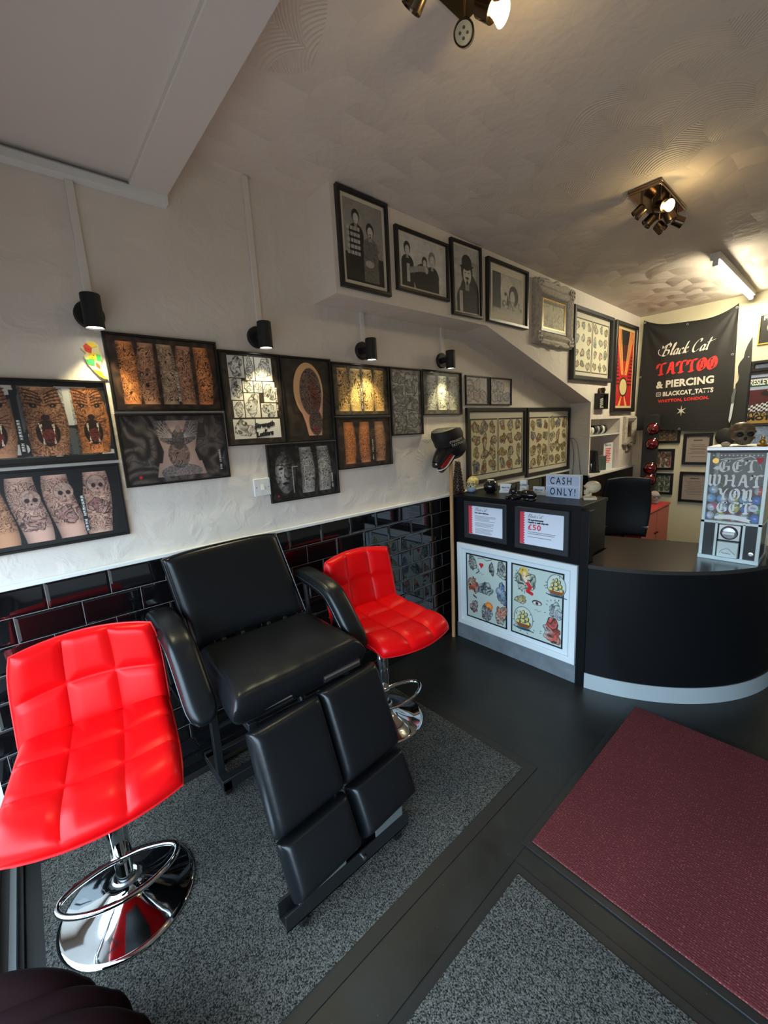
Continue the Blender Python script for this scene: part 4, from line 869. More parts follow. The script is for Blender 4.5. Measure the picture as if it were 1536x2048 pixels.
# black and white photographs on the stair box (generic sitters)
def person(a, x, y, s, hair, top_, face=(0.78, 0.76, 0.73), hat=False, beard=False):
    a.put(a.ell(x, y - 1.75 * s, 1.15 * s, 1.1 * s), top_); a.put(a.rect(x - 1.12 * s, x + 1.12 * s, y - 6 * s, y - 1.75 * s), top_)
    a.put(a.ell(x, y + 0.1 * s, 0.62 * s, 0.82 * s), hair); a.put(a.rect(x - 0.22 * s, x + 0.22 * s, y - 1.1 * s, y - 0.4 * s), np.array(face) * 0.75); a.put(a.ell(x + 0.03 * s, y - 0.12 * s, 0.45 * s, 0.62 * s), face)
    for k in (-1, 1): a.put(a.ell(x + k * 0.18 * s, y, 0.10 * s, 0.05 * s), (0.1, 0.1, 0.1))
    a.put(a.ell(x + 0.02 * s, y - 0.42 * s, 0.16 * s, 0.045 * s), (0.2, 0.2, 0.2))
    if beard: a.put(a.ell(x + 0.02 * s, y - 0.32 * s, 0.24 * s, 0.08 * s), (0.12, 0.12, 0.12)); a.put(a.ell(x + 0.02 * s, y - 0.62 * s, 0.13 * s, 0.14 * s), (0.12, 0.12, 0.12))
    if hat: a.put(a.ell(x, y + 0.62 * s, 0.55 * s, 0.5 * s), (0.14, 0.14, 0.14)); a.put(a.ell(x, y + 0.38 * s, 0.82 * s, 0.12 * s, 0.08), (0.08, 0.08, 0.08))
def grain(a, k=0.14):
    a.mul(a.noise(0.012, 5) * k + a.noise(0.035, 8) * k, (0.35, 0.34, 0.33)); return a
def ph1(w, h):
    a = Art(w, h, 0.0027, (0.60, 0.58, 0.56)); a.put(a.rect(0, w, 0, h * 0.35), (0.16, 0.14, 0.13))
    person(a, w * 0.30, h * 0.80, 0.040, (0.12, 0.11, 0.10), (0.10, 0.09, 0.09)); person(a, w * 0.66, h * 0.68, 0.042, (0.13, 0.12, 0.11), (0.45, 0.43, 0.41), beard=True)
    for j in range(5):
        for i in range(4): a.put(a.rect(w * 0.06 + i * 0.021, w * 0.06 + i * 0.021 + 0.017, h * 0.33 + j * 0.027, h * 0.33 + j * 0.027 + 0.017), (0.7, 0.68, 0.66))
    a.put(a.tat(7, 0.03, 3) * a.rect(w * 0.48, w * 0.9, 0, h * 0.55) * 0.4, (0.2, 0.19, 0.18)); a.put(a.ell(w * 0.62, h * 0.26, 0.03, 0.018), (0.7, 0.68, 0.66)); a.put(a.rect(0, w, 0, h * 0.03), (0.1, 0.1, 0.1)); return grain(a)
def ph2(w, h):
    a = Art(w, h, 0.0028, (0.82, 0.81, 0.79)); person(a, w * 0.16, h * 0.74, 0.042, (0.1, 0.1, 0.1), (0.12, 0.12, 0.12)); a.put(a.rect(w * 0.14, w * 0.2, h * 0.1, h * 0.45), (0.75, 0.74, 0.72))
    a.put(a.ell(w * 0.5, h * 0.2, w * 0.22, h * 0.34), (0.11, 0.11, 0.11)); person(a, w * 0.70, h * 0.66, 0.050, (0.5, 0.49, 0.47), (0.13, 0.13, 0.13)); person(a, w * 0.53, h * 0.56, 0.038, (0.12, 0.11, 0.11), (0.14, 0.13, 0.13))
    a.put(a.seg([(w * 0.22, h * 0.34), (w * 0.42, h * 0.42), (w * 0.56, h * 0.44)], 0.03), (0.6, 0.59, 0.57)); a.put(a.ell(w * 0.57, h * 0.42, 0.016, 0.020), (0.75, 0.74, 0.72)); return grain(a)
def ph3(w, h):
    a = Art(w, h, 0.0028, (0.74, 0.73, 0.71)); a.put(a.noise(0.05, 3) * 0.5 * a.rect(0, w, 0, h * 0.8), (0.4, 0.39, 0.38)); a.put(a.ell(w * 0.62, h * 0.2, w * 0.42, h * 0.42), (0.15, 0.14, 0.14)); person(a, w * 0.52, h * 0.62, 0.092, (0.10, 0.1, 0.1), (0.2, 0.19, 0.19), hat=True, beard=True); a.put(a.rect(w * 0.2, w * 0.33, 0, h * 0.33), (0.72, 0.71, 0.69)); return grain(a)
def ph4(w, h):
    a = Art(w, h, 0.003, (0.74, 0.72, 0.68)); a.put(a.rect(0, w * 0.26, h * 0.1, h), (0.26, 0.27, 0.30)); a.put(a.ell(w * 0.47, h * 0.58, w * 0.22, h * 0.38), (0.82, 0.80, 0.74)); a.put(a.ell(w * 0.70, h * 0.52, w * 0.17, h * 0.26, 0.3), (0.16, 0.15, 0.15))
    a.put(a.ell(w * 0.66, h * 0.45, w * 0.09, h * 0.2), (0.74, 0.72, 0.68)); a.put(a.ell(w * 0.42, h * 0.52, w * 0.045, h * 0.05), (0.1, 0.1, 0.1)); a.put(a.poly([(w * 0.5, h * 0.55), (w * 0.56, h * 0.25), (w * 0.44, h * 0.25)]), (0.22, 0.2, 0.2)); a.put(a.tat(14, 0.05, 2.5) * a.rect(w * 0.28, w, h * 0.08, h * 0.38) * 0.7, (0.25, 0.24, 0.23)); a.put(a.rect(0, w, 0, h * 0.14) * 0.7, (0.75, 0.73, 0.68)); return grain(a)
GP = 'black and white photographs along the stair box'
sb = 0.2
picture('tall framed black and white photo of two standing people, first on the stair box', 'framed picture', 'left', sb, 1.287, 1.605, 2.205, 2.640, 0.020, 0.022, 'frame_black', ph1, 'print', 0.018, group=GP)
picture('landscape framed black and white photo of three people against a white wall', 'framed picture', 'left', sb, 1.654, 2.08, 2.254, 2.566, 0.018, 0.022, 'frame_black', ph2, 'print', 0.012, group=GP)
picture('slightly tilted framed photo of a bearded person in a bowler hat', 'framed picture', 'left', sb, 2.112, 2.410, 2.192, 2.612, 0.017, 0.022, 'frame_black', ph3, 'print', 0.010, group=GP, tilt=math.radians(1.2))
picture('framed sepia drawing with a pale hooded shape and wide cream mount', 'framed picture', 'left', sb, 2.464, 2.960, 2.197, 2.586, 0.022, 0.030, 'frame_black', ph4, 'print', 0.045, group=GP)
def art_map(w, h):
    a = Art(w, h, 0.0036, (0.72, 0.69, 0.56)); a.put(a.tat(51, 0.05, 3) * 0.55, (0.3, 0.28, 0.25)); a.put(a.rect(0, w, h * 0.86, h * 0.97) * 0.8, (0.35, 0.32, 0.28)); return a
t = picture('ornate carved pale frame with scrolled corners around a small engraving', 'framed picture', 'left', sb, 3.05, 3.655, 2.115, 2.572, 0.10, 0.05, 'frame_silver', art_map, 'print', 0.028, 'mount',
            prof=[(0, 0), (0, 0.030), (0.018, 0.048), (0.04, 0.036), (0.06, 0.050), (0.088, 0.030), (0.10, 0.012), (0.10, 0)])
w_, h_ = 0.605, 0.457
mb = frame_mesh(w_ - 0.2, h_ - 0.2, [(0, 0.012), (0, 0.024), (0.023, 0.024), (0.023, 0.012)]); o = obj('inner_frame', mb, 'frame_black', t, smooth=False); o.location = (0.1, 0.1, 0.001)
mb = frame_mesh(w_ - 0.244, h_ - 0.244, [(0, 0.012), (0, 0.024), (0.006, 0.024), (0.006, 0.012)]); o = obj('gilt_slip', mb, 'gold', t, smooth=False); o.location = (0.122, 0.122, 0.001)
for (x, y, sx_, sy_) in ((0, 0, 1, 1), (w_, 0, -1, 1), (0, h_, 1, -1), (w_, h_, -1, -1)):
    mb = MB()
    for k in range(3):
        c0 = (x + sx_ * (0.03 + 0.035 * k * (k != 2)), y + sy_ * (0.03 + 0.03 * (k == 2)), 0.045)
        mb.tube([(c0[0] + (0.026 - 0.0016 * i) * math.cos(i * 0.55), c0[1] + (0.026 - 0.0016 * i) * math.sin(i * 0.55), 0.042 + 0.0008 * i) for i in range(15)], 0.009, 8)
    obj('corner_scroll', mb, 'frame_silver', t)
mb = MB(); mb.tube(crom([(0.07, h_ - 0.012, 0.036), (0.15, h_ - 0.004, 0.04), (0.23, h_ - 0.016, 0.036), (0.30, h_ + 0.004, 0.045), (0.37, h_ - 0.016, 0.036), (0.45, h_ - 0.004, 0.04), (0.53, h_ - 0.012, 0.036)], 6), 0.013, 8); obj('crest', mb, 'frame_silver', t)
mb = MB(); mb.tube(crom([(0.07, 0.012, 0.036), (0.15, 0.004, 0.04), (0.23, 0.014, 0.036), (0.30, -0.004, 0.045), (0.37, 0.014, 0.036), (0.45, 0.004, 0.04), (0.53, 0.012, 0.036)], 6), 0.012, 8); obj('crest', mb, 'frame_silver', t)
FP2 = [(0.70, 0.40, 0.34), (0.40, 0.48, 0.36), (0.34, 0.42, 0.52), (0.62, 0.56, 0.44), (0.5, 0.48, 0.42)]
picture('large slate frame with two pale coloured flash sheets, right of the carved frame', 'framed picture', 'left', sb, 3.672, 4.518, 1.877, 2.478, 0.038, 0.045, 'frame_slate', art_flash(44, 0.5, 0.40, FP2, 3, 4, (0.84, 0.82, 0.70), 0.005, 0.045), 'print')
def art_rays(w, h):
    a = Art(w, h, 0.005, (0.84, 0.76, 0.56)); i = 0.025; a.put(a.rect(i, w - i, i, h - i), (0.72, 0.12, 0.12))
    for k in range(9): a.put(a.rect(i, w - i, h * 0.30 + k * 0.035, h * 0.30 + k * 0.035 + 0.014) * (np.abs(a.X - w / 2) > 0.10 + 0.01 * k), (0.25, 0.05, 0.05))
    a.put(a.rect(w * 0.24, w * 0.76, h * 0.60, h - i), (0.30, 0.12, 0.12)); a.put(a.rect(w * 0.24, w * 0.76, h * 0.80, h - i), (0.10, 0.08, 0.07)); cx, cy = w / 2, h * 0.42
    for k in (-1, 1):
        for j in range(4):
            x = cx + k * (w * 0.25 + j * w * 0.065); a.put(a.poly([(cx + k * 0.028 * (j + 1) * 0.6, cy), (x, h - i), (x + w * 0.034, h - i), (cx + k * 0.028 * (j + 1) * 0.6 + 0.012, cy)]), (0.93, 0.66, 0.34))
        a.put(a.poly([(cx + k * 0.02, h * 0.2), (cx + k * w * 0.25, i), (cx + k * w * 0.13, i), (cx + k * 0.012, h * 0.2)]), (0.93, 0.66, 0.34))
    a.put(a.ell(cx, h * 0.27, w * 0.24, h * 0.125), (0.10, 0.08, 0.06)); a.put(a.ell(cx, h * 0.27, w * 0.20, h * 0.105), (0.84, 0.76, 0.52)); return a
picture('tall framed red poster with cream rays spreading upward from an oval', 'framed poster', 'left', sb, 4.602, 5.20, 1.592, 2.478, 0.042, 0.040, 'frame_black', art_rays, 'print')
def art_chev(w, h):
    a = Art(w, h, 0.003, (0.12, 0.11, 0.10))
    for k in range(4): a.put(a.seg([(0.03, h * (0.32 + 0.15 * k)), (w / 2, h * (0.16 + 0.15 * k)), (w - 0.03, h * (0.32 + 0.15 * k))], 0.010), (0.75, 0.74, 0.70))
    a.put(a.rect(0.012, w - 0.012, 0.006, 0.014), (0.82, 0.8, 0.74)); a.put(a.rect(0.012, w - 0.012, h - 0.014, h - 0.006), (0.82, 0.8, 0.74)); return a
t = picture('small black bottle-shaped plaque with a white chevron crest above the alcove', 'plaque', 'left', sb, 4.225, 4.432, 1.623, 1.772, 0.012, 0.05, 'frame_black', art_chev, 'print', name='plaque')
mb = MB(); mb.cyl((0.10, 0.145, 0.025), (0.10, 0.20, 0.025), 0.028, n=20); mb.cyl((0.10, 0.17, 0.025), (0.10, 0.19, 0.025), 0.034, n=20); obj('neck', mb, 'bronze', t)
def art_door(w, h):
    a = Art(w, h, 0.005, (0.30, 0.20, 0.12)); a.put(a.ell(w / 2, h * 0.6, w * 0.2, h * 0.3), (0.12, 0.08, 0.05)); a.put(a.rect(0, w, 0, h * 0.2), (0.45, 0.33, 0.2)); return a
t = picture('small pale carved frame with a dark narrow picture, right of the alcove', 'framed picture', 'left', sb, 4.985, 5.295, 1.245, 1.545, 0.075, 0.04, 'frame_silver', art_door, 'print', prof=[(0, 0), (0, 0.026), (0.02, 0.045), (0.05, 0.032), (0.075, 0.012), (0.075, 0)])
mb = MB(); mb.tube(crom([(0.02, 0.0, 0.03), (0.09, 0.01, 0.035), (0.155, -0.02, 0.04), (0.22, 0.01, 0.035), (0.29, 0.0, 0.03)], 6), 0.014, 8); mb.box(0.10, 0.20, -0.075, -0.02, 0.005, 0.02); obj('crest', mb, 'frame_silver', t)

# counter front: white framed flash panel and two notices
def art_panel(w, h):
    a = Art(w, h, 0.0020, (0.84, 0.88, 0.90)); bg = (0.74, 0.79, 0.76); a.bgc = bg
    P1 = [(0.72, 0.25, 0.16), (0.32, 0.50, 0.60), (0.36, 0.38, 0.60), (0.80, 0.45, 0.22), (0.55, 0.55, 0.56), (0.78, 0.20, 0.20)]
    for (x0, x1) in ((0.030, 0.358), (0.388, w - 0.035)):
        a.put(a.rect(x0, x1, 0.028, h - 0.028), (0.07, 0.09, 0.10)); a.put(a.rect(x0 + 0.010, x1 - 0.010, 0.038, h - 0.038), bg)
    x = 0.04; G = (0.55, 0.55, 0.56); K = [G, (0.4, 0.4, 0.42)]
    for (cx, cy, rx, ry, sd, pal) in ((0.045, 0.435, 0.040, 0.060, 1, K), (0.275, 0.425, 0.045, 0.062, 2, K), (0.20, 0.42, 0.020, 0.055, 3, [(0.12, 0.12, 0.12)]), (0.05, 0.275, 0.046, 0.072, 5, [(0.80, 0.38, 0.22), (0.78, 0.28, 0.2)]),
                                    (0.150, 0.270, 0.062, 0.060, 7, [(0.40, 0.58, 0.66), (0.5, 0.56, 0.62)]), (0.275, 0.265, 0.046, 0.080, 8, [(0.42, 0.46, 0.72), (0.36, 0.55, 0.72)]), (0.055, 0.115, 0.040, 0.050, 11, [(0.4, 0.44, 0.6), (0.75, 0.3, 0.3)]),
                                    (0.160, 0.105, 0.050, 0.070, 12, K), (0.272, 0.115, 0.046, 0.085, 13, [(0.85, 0.36, 0.26), (0.88, 0.55, 0.4)])):
        a.motif(x + cx, cy, rx, ry, sd, pal)
    a.put(a.ell(x + 0.178, 0.152, 0.032, 0.030), (0.93, 0.48, 0.22)); a.put(a.ell(x + 0.178, 0.152, 0.020, 0.018), (0.96, 0.62, 0.3)); a.motif(x + 0.158, 0.095, 0.044, 0.06, 90, K)
    for k in (-1, 1): a.put(a.ell(x + 0.118 + k * 0.008, 0.436, 0.011, 0.011), (0.8, 0.15, 0.18))
    a.put(a.poly([(x + 0.101, 0.433), (x + 0.135, 0.433), (x + 0.118, 0.408)]), (0.8, 0.15, 0.18)); a.put(a.seg([(x + 0.09, 0.475), (x + 0.13, 0.485), (x + 0.16, 0.47), (x + 0.20, 0.485)], 0.0035), (0.15, 0.15, 0.16))
    a.put(a.seg([(x + 0.075, 0.365), (x + 0.10, 0.385), (x + 0.09, 0.40)], 0.006), (0.12, 0.12, 0.13)); a.put(a.seg([(x + 0.06, 0.19), (x + 0.05, 0.2), (x + 0.075, 0.185)], 0.008), (0.15, 0.15, 0.15))
    X0 = 0.40
    def ship(cx, cy, s):
        a.put(a.ell(cx, cy + 0.01, s * 0.95, s * 1.15), (0.15, 0.15, 0.16)); a.put(a.ell(cx, cy + 0.01, s * 0.95 - 0.003, s * 1.15 - 0.003), (0.78, 0.82, 0.78))
        for i in range(3):
            for j in range(3):
                ww = s * (0.11 + 0.075 * j) * (1.0 if i == 1 else 0.8); u, v = cx + (i - 1) * s * (0.30 + 0.10 * j), cy + s * (0.74 - 0.42 * j) - abs(i - 1) * s * 0.16
                a.put(a.ell(u, v, ww + 0.003, s * 0.20 + 0.002), (0.14, 0.12, 0.08)); a.put(a.ell(u - 0.002, v, ww, s * 0.18), (0.86, 0.80, 0.46)); a.put(a.ell(u + ww * 0.6, v, ww * 0.35, s * 0.15), (0.45, 0.40, 0.2))
        a.put(a.poly([(cx - s * 0.75, cy - s * 0.38), (cx + s * 0.75, cy - s * 0.38), (cx + s * 0.5, cy - s * 0.72), (cx - s * 0.5, cy - s * 0.72)]), (0.55, 0.30, 0.12)); a.put(a.ell(cx, cy - s * 0.85, s * 0.8, s * 0.16), (0.25, 0.38, 0.46))
        a.put(a.seg([(cx - s, cy - s * 0.8), (cx - s * 0.4, cy - s * 0.95), (cx + s * 0.3, cy - s * 0.85), (cx + s, cy - s * 0.92)], 0.005), (0.1, 0.13, 0.15))
    ship(X0 + 0.285, 0.405, 0.062); ship(X0 + 0.075, 0.135, 0.070)
    a.motif(X0 + 0.085, 0.405, 0.070, 0.095, 21, [(0.55, 0.66, 0.56), (0.9, 0.82, 0.66)]); a.put(a.ell(X0 + 0.075, 0.455, 0.028, 0.03), (0.86, 0.68, 0.25)); a.put(a.ell(X0 + 0.080, 0.445, 0.012, 0.016), (0.93, 0.80, 0.68)); a.put(a.seg([(X0 + 0.09, 0.40), (X0 + 0.12, 0.365), (X0 + 0.10, 0.335), (X0 + 0.13, 0.325)], 0.022), (0.78, 0.16, 0.17)); a.put(a.seg([(X0 + 0.08, 0.42), (X0 + 0.09, 0.40)], 0.020), (0.93, 0.82, 0.72))
    a.motif(X0 + 0.055, 0.268, 0.046, 0.032, 23, [(0.80, 0.62, 0.26), (0.82, 0.7, 0.4)]); a.put(a.ell(X0 + 0.165, 0.275, 0.034, 0.018), (0.15, 0.14, 0.14)); a.put(a.ell(X0 + 0.165, 0.272, 0.029, 0.013), (0.82, 0.8, 0.76)); a.put(a.ell(X0 + 0.165, 0.272, 0.010, 0.011), (0.2, 0.16, 0.14))
    a.motif(X0 + 0.285, 0.255, 0.056, 0.050, 27, [(0.70, 0.62, 0.70), (0.6, 0.72, 0.74)]); a.motif(X0 + 0.265, 0.120, 0.075, 0.082, 29, [(0.66, 0.58, 0.76), (0.84, 0.74, 0.48), (0.80, 0.32, 0.28)])
    r = random.Random(8)
    for k in range(60):
        cx, cy = r.choice([(X0 + 0.085, 0.40), (X0 + 0.075, 0.12), (X0 + 0.265, 0.11), (X0 + 0.29, 0.26), (X0 + 0.29, 0.40)]); an = r.uniform(0, 6.28); q = r.uniform(0.065, 0.082)
        px, py = cx + q * math.cos(an), cy + q * math.sin(an)
        if X0 + 0.004 < px < w - 0.055 and 0.045 < py < h - 0.045: a.put(a.ell(px, py, 0.008, 0.0028, an), (0.08, 0.09, 0.10))
    for x_, y_ in ((x + 0.118, 0.37), (X0 + 0.17, 0.225)): a.put(a.seg([(x_ - 0.02, y_), (x_ - 0.005, y_ + 0.006), (x_ + 0.002, y_ - 0.006), (x_ + 0.022, y_ + 0.004)], 0.0018), (0.3, 0.3, 0.32))
    return a
picture('white framed pair of colourful tattoo flash sheets fixed to the counter front', 'framed picture', 'back', 2.244, 0.112, 0.958, 0.116, 0.722, 0.040, 0.022, 'frame_white', art_panel, 'print')
def art_blank(w, h): return Art(w, h, 0.01, (0.90, 0.92, 0.97))
def notice(u0, u1, v0, v1, label):
    t = picture(label, 'notice', 'back', 2.248, u0, u1, v0, v1, 0.030, 0.022, 'frame_slate', art_blank, 'print', group='black framed notices on the counter', name='framed_notice')
    w, h = u1 - u0, v1 - v0; x0 = 0.030; y0 = 0.030; H = h - 0.06; mb = MB(); n = 13; z = 0.0075; st = 0.024
    pts = [(x0, y0 + 0.002), (x0 + st, y0 + 0.002)]
    for k in range(n): pts += [(x0 + st, y0 + H * (k + 0.02) / n), (x0 + st + 0.010, y0 + H * (k + 0.5) / n)]
    pts += [(x0 + st, y0 + H - 0.002), (x0, y0 + H - 0.002)]
    mb.prism(pts, z, z + 0.0006); obj('red_zigzag_strip', mb, 'ink_pink', t, smooth=False)
    return t, x0 + st + 0.028, y0 + H, z + 0.0003
t, x, y, z = notice(0.178, 0.508, 0.768, 1.024, 'framed aftercare notice with a red zigzag edge, nearer the stick on the counter')
nib_text('lettering', 'Black Cat', SCR, 0.021, 'ink_black', t, (x, y - 0.033, z), 0.14, 40, 0.25, 0.02)
text('lettering', 'New tattoo aftercare', 0.0125, 'ink_black', t, (x, y - 0.050, z), bold=0.0007, ext=0.0002)
mb = MB(); r = random.Random(2)
for k in range(16):
    if k in (5, 10): continue
    mb.box(x, x + r.uniform(0.11, 0.165), y - 0.068 - k * 0.0078, y - 0.0655 - k * 0.0078, z, z + 0.0003)
obj('small_print', mb, 'ink_grey', t, smooth=False)
t, x, y, z = notice(0.566, 0.903, 0.762, 1.024, 'framed deposit notice with a red zigzag edge and large pink 50 pound figure')
nib_text('lettering', 'Black Cat', SCR, 0.021, 'ink_black', t, (x, y - 0.033, z), 0.14, 40, 0.25, 0.02)
text('lettering', 'All appointments\nrequire a cash deposit', 0.0145, 'ink_black', t, (x, y - 0.052, z), bold=0.0008, ext=0.0002)
text('lettering', '£50', 0.046, 'ink_pink', t, (x, y - 0.107, z), bold=0.0010, ext=0.0003, space=1.15, sx_=1.1)
mb = MB()
for k, L_ in enumerate((0.175, 0.168, 0.0, 0.15)):
    if L_: mb.box(x, x + L_, y - 0.124 - k * 0.010, y - 0.1205 - k * 0.010, z, z + 0.0003)
obj('small_print', mb, 'ink_grey', t, smooth=False)

# framed certificates and small flash on the back wall
def art_cert(w, h):
    a = Art(w, h, 0.005, (0.62, 0.57, 0.53)); a.put(a.rect(w * 0.3, w * 0.7, h * 0.83, h * 0.86), (0.25, 0.22, 0.2))
    for k in range(9): a.put(a.rect(w * (0.12 + 0.06 * (k % 3)), w * (0.88 - 0.06 * (k % 2)), h * (0.72 - 0.065 * k), h * (0.735 - 0.065 * k)), (0.38, 0.34, 0.32))
    a.put(a.ell(w * 0.06, h * 0.95, 0.008, 0.008) + a.ell(w * 0.94, h * 0.95, 0.008, 0.008), (0.1, 0.1, 0.1)); return a
GC = 'certificates on the back wall'
picture('black framed certificate under the banner, upper one beside the vending machine', 'certificate', 'back', 5.35, 0.682, 0.932, 1.005, 1.330, 0.028, 0.02, 'frame_black', art_cert, 'print', group=GC)
picture('black framed certificate under the banner, lower one beside the vending machine', 'certificate', 'back', 5.35, 0.674, 0.935, 0.602, 0.928, 0.028, 0.02, 'frame_black', art_cert, 'print', group=GC)
def art_sm(seed, bg, red):
    def f(w, h):
        a = Art(w, h, 0.0045, bg); a.bgc = bg; r = random.Random(seed)
        for i in range(3):
            for j in range(2): a.motif(w * (0.2 + 0.3 * i), h * (0.28 + 0.44 * j), w * 0.15, h * 0.24, seed + i * 3 + j, [(0.3, 0.3, 0.28), (0.6, 0.2, 0.18) if red else (0.4, 0.45, 0.35)], 0.8)
        if red:
            for k in range(12): a.put(a.poly([(w - 0.001, h * k / 12), (w - 0.001, h * (k + 1) / 12), (w - 0.018, h * (k + 0.5) / 12)]), (0.7, 0.12, 0.14))
        return a
    return f
GS = 'small black frames beside the tower'
picture('black frame with a sandy brown print just under the banner edge', 'framed picture', 'back', 5.35, 0.405, 0.650, 1.235, 1.400, 0.026, 0.02, 'frame_black', art_sm(7, (0.55, 0.42, 0.30), False), 'print', group=GS)
picture('small black frame with white flash and red zigzag right edge, beside the tower', 'framed picture', 'back', 5.35, 0.405, 0.612, 0.942, 1.172, 0.026, 0.02, 'frame_black', art_sm(17, (0.74, 0.68, 0.62), True), 'print', group=GS)
picture('small black frame with a greenish flash print, lowest beside the tower', 'framed picture', 'back', 5.35, 0.405, 0.615, 0.670, 0.906, 0.026, 0.02, 'frame_black', art_sm(27, (0.62, 0.66, 0.58), False), 'print', group=GS)

# ================================================================== wall lamps
WARM = (1.0, 0.88, 0.50)
def lamp(y, z, label):
    t = thing('wall_spotlight', label, 'wall lamp', (0, y, z), group='black tube spotlights on the left wall')
    mb = MB(); mb.lathe([(0, 0), (0.048, 0), (0.048, 0.016), (0.045, 0.020), (0, 0.020)], 36, (0, 0, 0), (1, 0, 0)); obj('wall_disc', mb, 'blackmatt', t)
    mb = MB(); mb.cyl((0.018, 0, 0), (0.062, 0, 0), 0.018); obj('stem', mb, 'blackmatt', t)
    mb = MB(); mb.lathe([(0, 0.052), (0.029, 0.052), (0.031, 0.050), (0.031, -0.062), (0.0285, -0.062), (0.0285, -0.045), (0.0, -0.045)], 36, (0.085, 0, 0)); obj('tube_body', mb, 'blackmatt', t)
    mb = MB(); mb.lathe([(0.0, -0.056), (0.0283, -0.056), (0.0283, -0.050), (0, -0.050)], 32, (0.085, 0, 0)); obj('lit_lens', mb, 'led', t)
    s = spot('lamp_light', (0.085, 0, -0.064), (0.052, 0, -1.0), 10.0, math.radians(86), 0.5, WARM, 0.02); s.location = (0.085, 0, -0.064); s.parent = t
lamp(0.278, 1.985, 'black tube wall lamp shining on the dice cutout, leftmost')
lamp(0.928, 1.975, 'black tube wall lamp above the collage print, second from the left')
lamp(1.556, 1.968, 'black tube wall lamp above the golden forearms print')
lamp(2.236, 1.962, 'black tube wall lamp above the pale grey forearms print, rightmost')

# dice sticker, light switch
t = thing('dice_cutout', 'small painted cutout of three tumbling coloured dice on the wall', 'wall decoration', (0.0, 0.226, 1.752), basis='left')
o_ = [(0.018, 0.128), (0.034, 0.142), (0.052, 0.143), (0.064, 0.130), (0.064, 0.112), (0.070, 0.10), (0.068, 0.080), (0.062, 0.062), (0.066, 0.045), (0.072, 0.025), (0.078, 0.008), (0.068, 0.006), (0.050, 0.018), (0.036, 0.036), (0.020, 0.062), (0.012, 0.088), (0.022, 0.100), (0.008, 0.116)]
mb = MB(); mb.prism(o_, 0, 0.006)
M['dyellow'] = mat('yellow_enamel', (0.85, 0.58, 0.03), 0.35); M['dgreen'] = mat('green_enamel', (0.05, 0.50, 0.12), 0.35); M['dred'] = mat('red_enamel', (0.75, 0.07, 0.03), 0.35); M['dpale'] = mat('pale_yellow_paint', (0.80, 0.68, 0.30), 0.4)
obj('board', mb, 'dpale', t, smooth=False)
for nm, m, pts in (('red_die', 'dred', [(0.016, 0.124), (0.020, 0.106), (0.038, 0.100), (0.042, 0.118), (0.026, 0.134)]), ('yellow_top', 'dyellow', [(0.026, 0.135), (0.042, 0.119), (0.060, 0.126), (0.050, 0.140)]), ('yellow_die', 'dyellow', [(0.030, 0.098), (0.028, 0.080), (0.050, 0.078), (0.050, 0.099)]),
                    ('green_side', 'dgreen', [(0.052, 0.098), (0.052, 0.074), (0.066, 0.074), (0.065, 0.094)]), ('green_die', 'dgreen', [(0.016, 0.078), (0.022, 0.060), (0.042, 0.056), (0.044, 0.076)]), ('red_side', 'dred', [(0.046, 0.070), (0.046, 0.056), (0.058, 0.044), (0.058, 0.060)]), ('yellow_tail', 'dyellow', [(0.034, 0.042), (0.058, 0.038), (0.064, 0.022), (0.074, 0.010), (0.066, 0.009), (0.050, 0.020)])):
    mb = MB(); mb.prism(pts, 0.006, 0.0075); obj(nm, mb, m, t, smooth=False)
mb = MB()
for x, y in ((0.024, 0.116), (0.031, 0.113), (0.038, 0.084), (0.043, 0.092), (0.022, 0.072), (0.030, 0.066), (0.037, 0.061)): mb.cyl((x, y, 0.0074), (x, y, 0.0082), 0.0016, n=10)
obj('pips', mb, 'ink_black', t, smooth=False)
t = thing('light_switch', 'white single rocker light switch left of the face portrait print', 'light switch', (0.0, 0.829, 1.233), basis='left')
mb = MB(); mb.box(0, 0.086, 0, 0.086, 0, 0.010); obj('plate', mb, 'white', t, bevel=0.003)
mb = MB(); mb.add([(0.036, 0.030, 0.010), (0.050, 0.030, 0.010), (0.050, 0.056, 0.010), (0.036, 0.056, 0.010), (0.036, 0.030, 0.018), (0.050, 0.030, 0.018), (0.050, 0.056, 0.011), (0.036, 0.056, 0.011)], [(4, 5, 6, 7), (0, 1, 5, 4), (1, 2, 6, 5), (2, 3, 7, 6), (3, 0, 4, 7)]); obj('rocker', mb, 'white', t, smooth=False)
for x in (0.012, 0.074):
    mb = MB(); mb.cyl((x, 0.043, 0.009), (x, 0.043, 0.0108), 0.003, n=12); obj('screw', mb, 'ink_grey', t, smooth=False)

# ================================================================== stick with a black beast head, beanie, brown figure
HB = Vector((0.115, 2.165, 0))
t = thing('hobby_horse', 'black open-mouthed beast head on a pale wooden broomstick leaning by the counter', 'hobby horse', HB)
mb = MB(); mb.cyl((-0.030, 0.035, 0.0), (0.002, 0.012, 1.31), 0.0125, n=20); obj('stick', mb, 'wood', t)
mb = MB()   # head faces -y (towards the shop window)
mb.ball((0.0, 0.045, 1.395), (0.075, 0.105, 0.088), 28, 18)
mb.tube(crom([(0, 0.02, 1.40), (0, -0.05, 1.372), (0, -0.105, 1.325), (0, -0.135, 1.288)], 6), [0.062 - 0.0018 * i for i in range(19)], 18)
mb.ball((0, -0.137, 1.283), (0.030, 0.024, 0.022), 16, 10)
for s in (-1, 1): mb.ball((s * 0.035, -0.055, 1.415), (0.022, 0.030, 0.016), 14, 8)
obj('head', mb, 'black', t)
mb = MB(); mb.tube(crom([(0, 0.005, 1.335), (0, -0.035, 1.295), (0, -0.075, 1.262), (0, -0.098, 1.243)], 6), [0.040 - 0.0010 * i for i in range(19)], 16); obj('lower_jaw', mb, 'black', t)
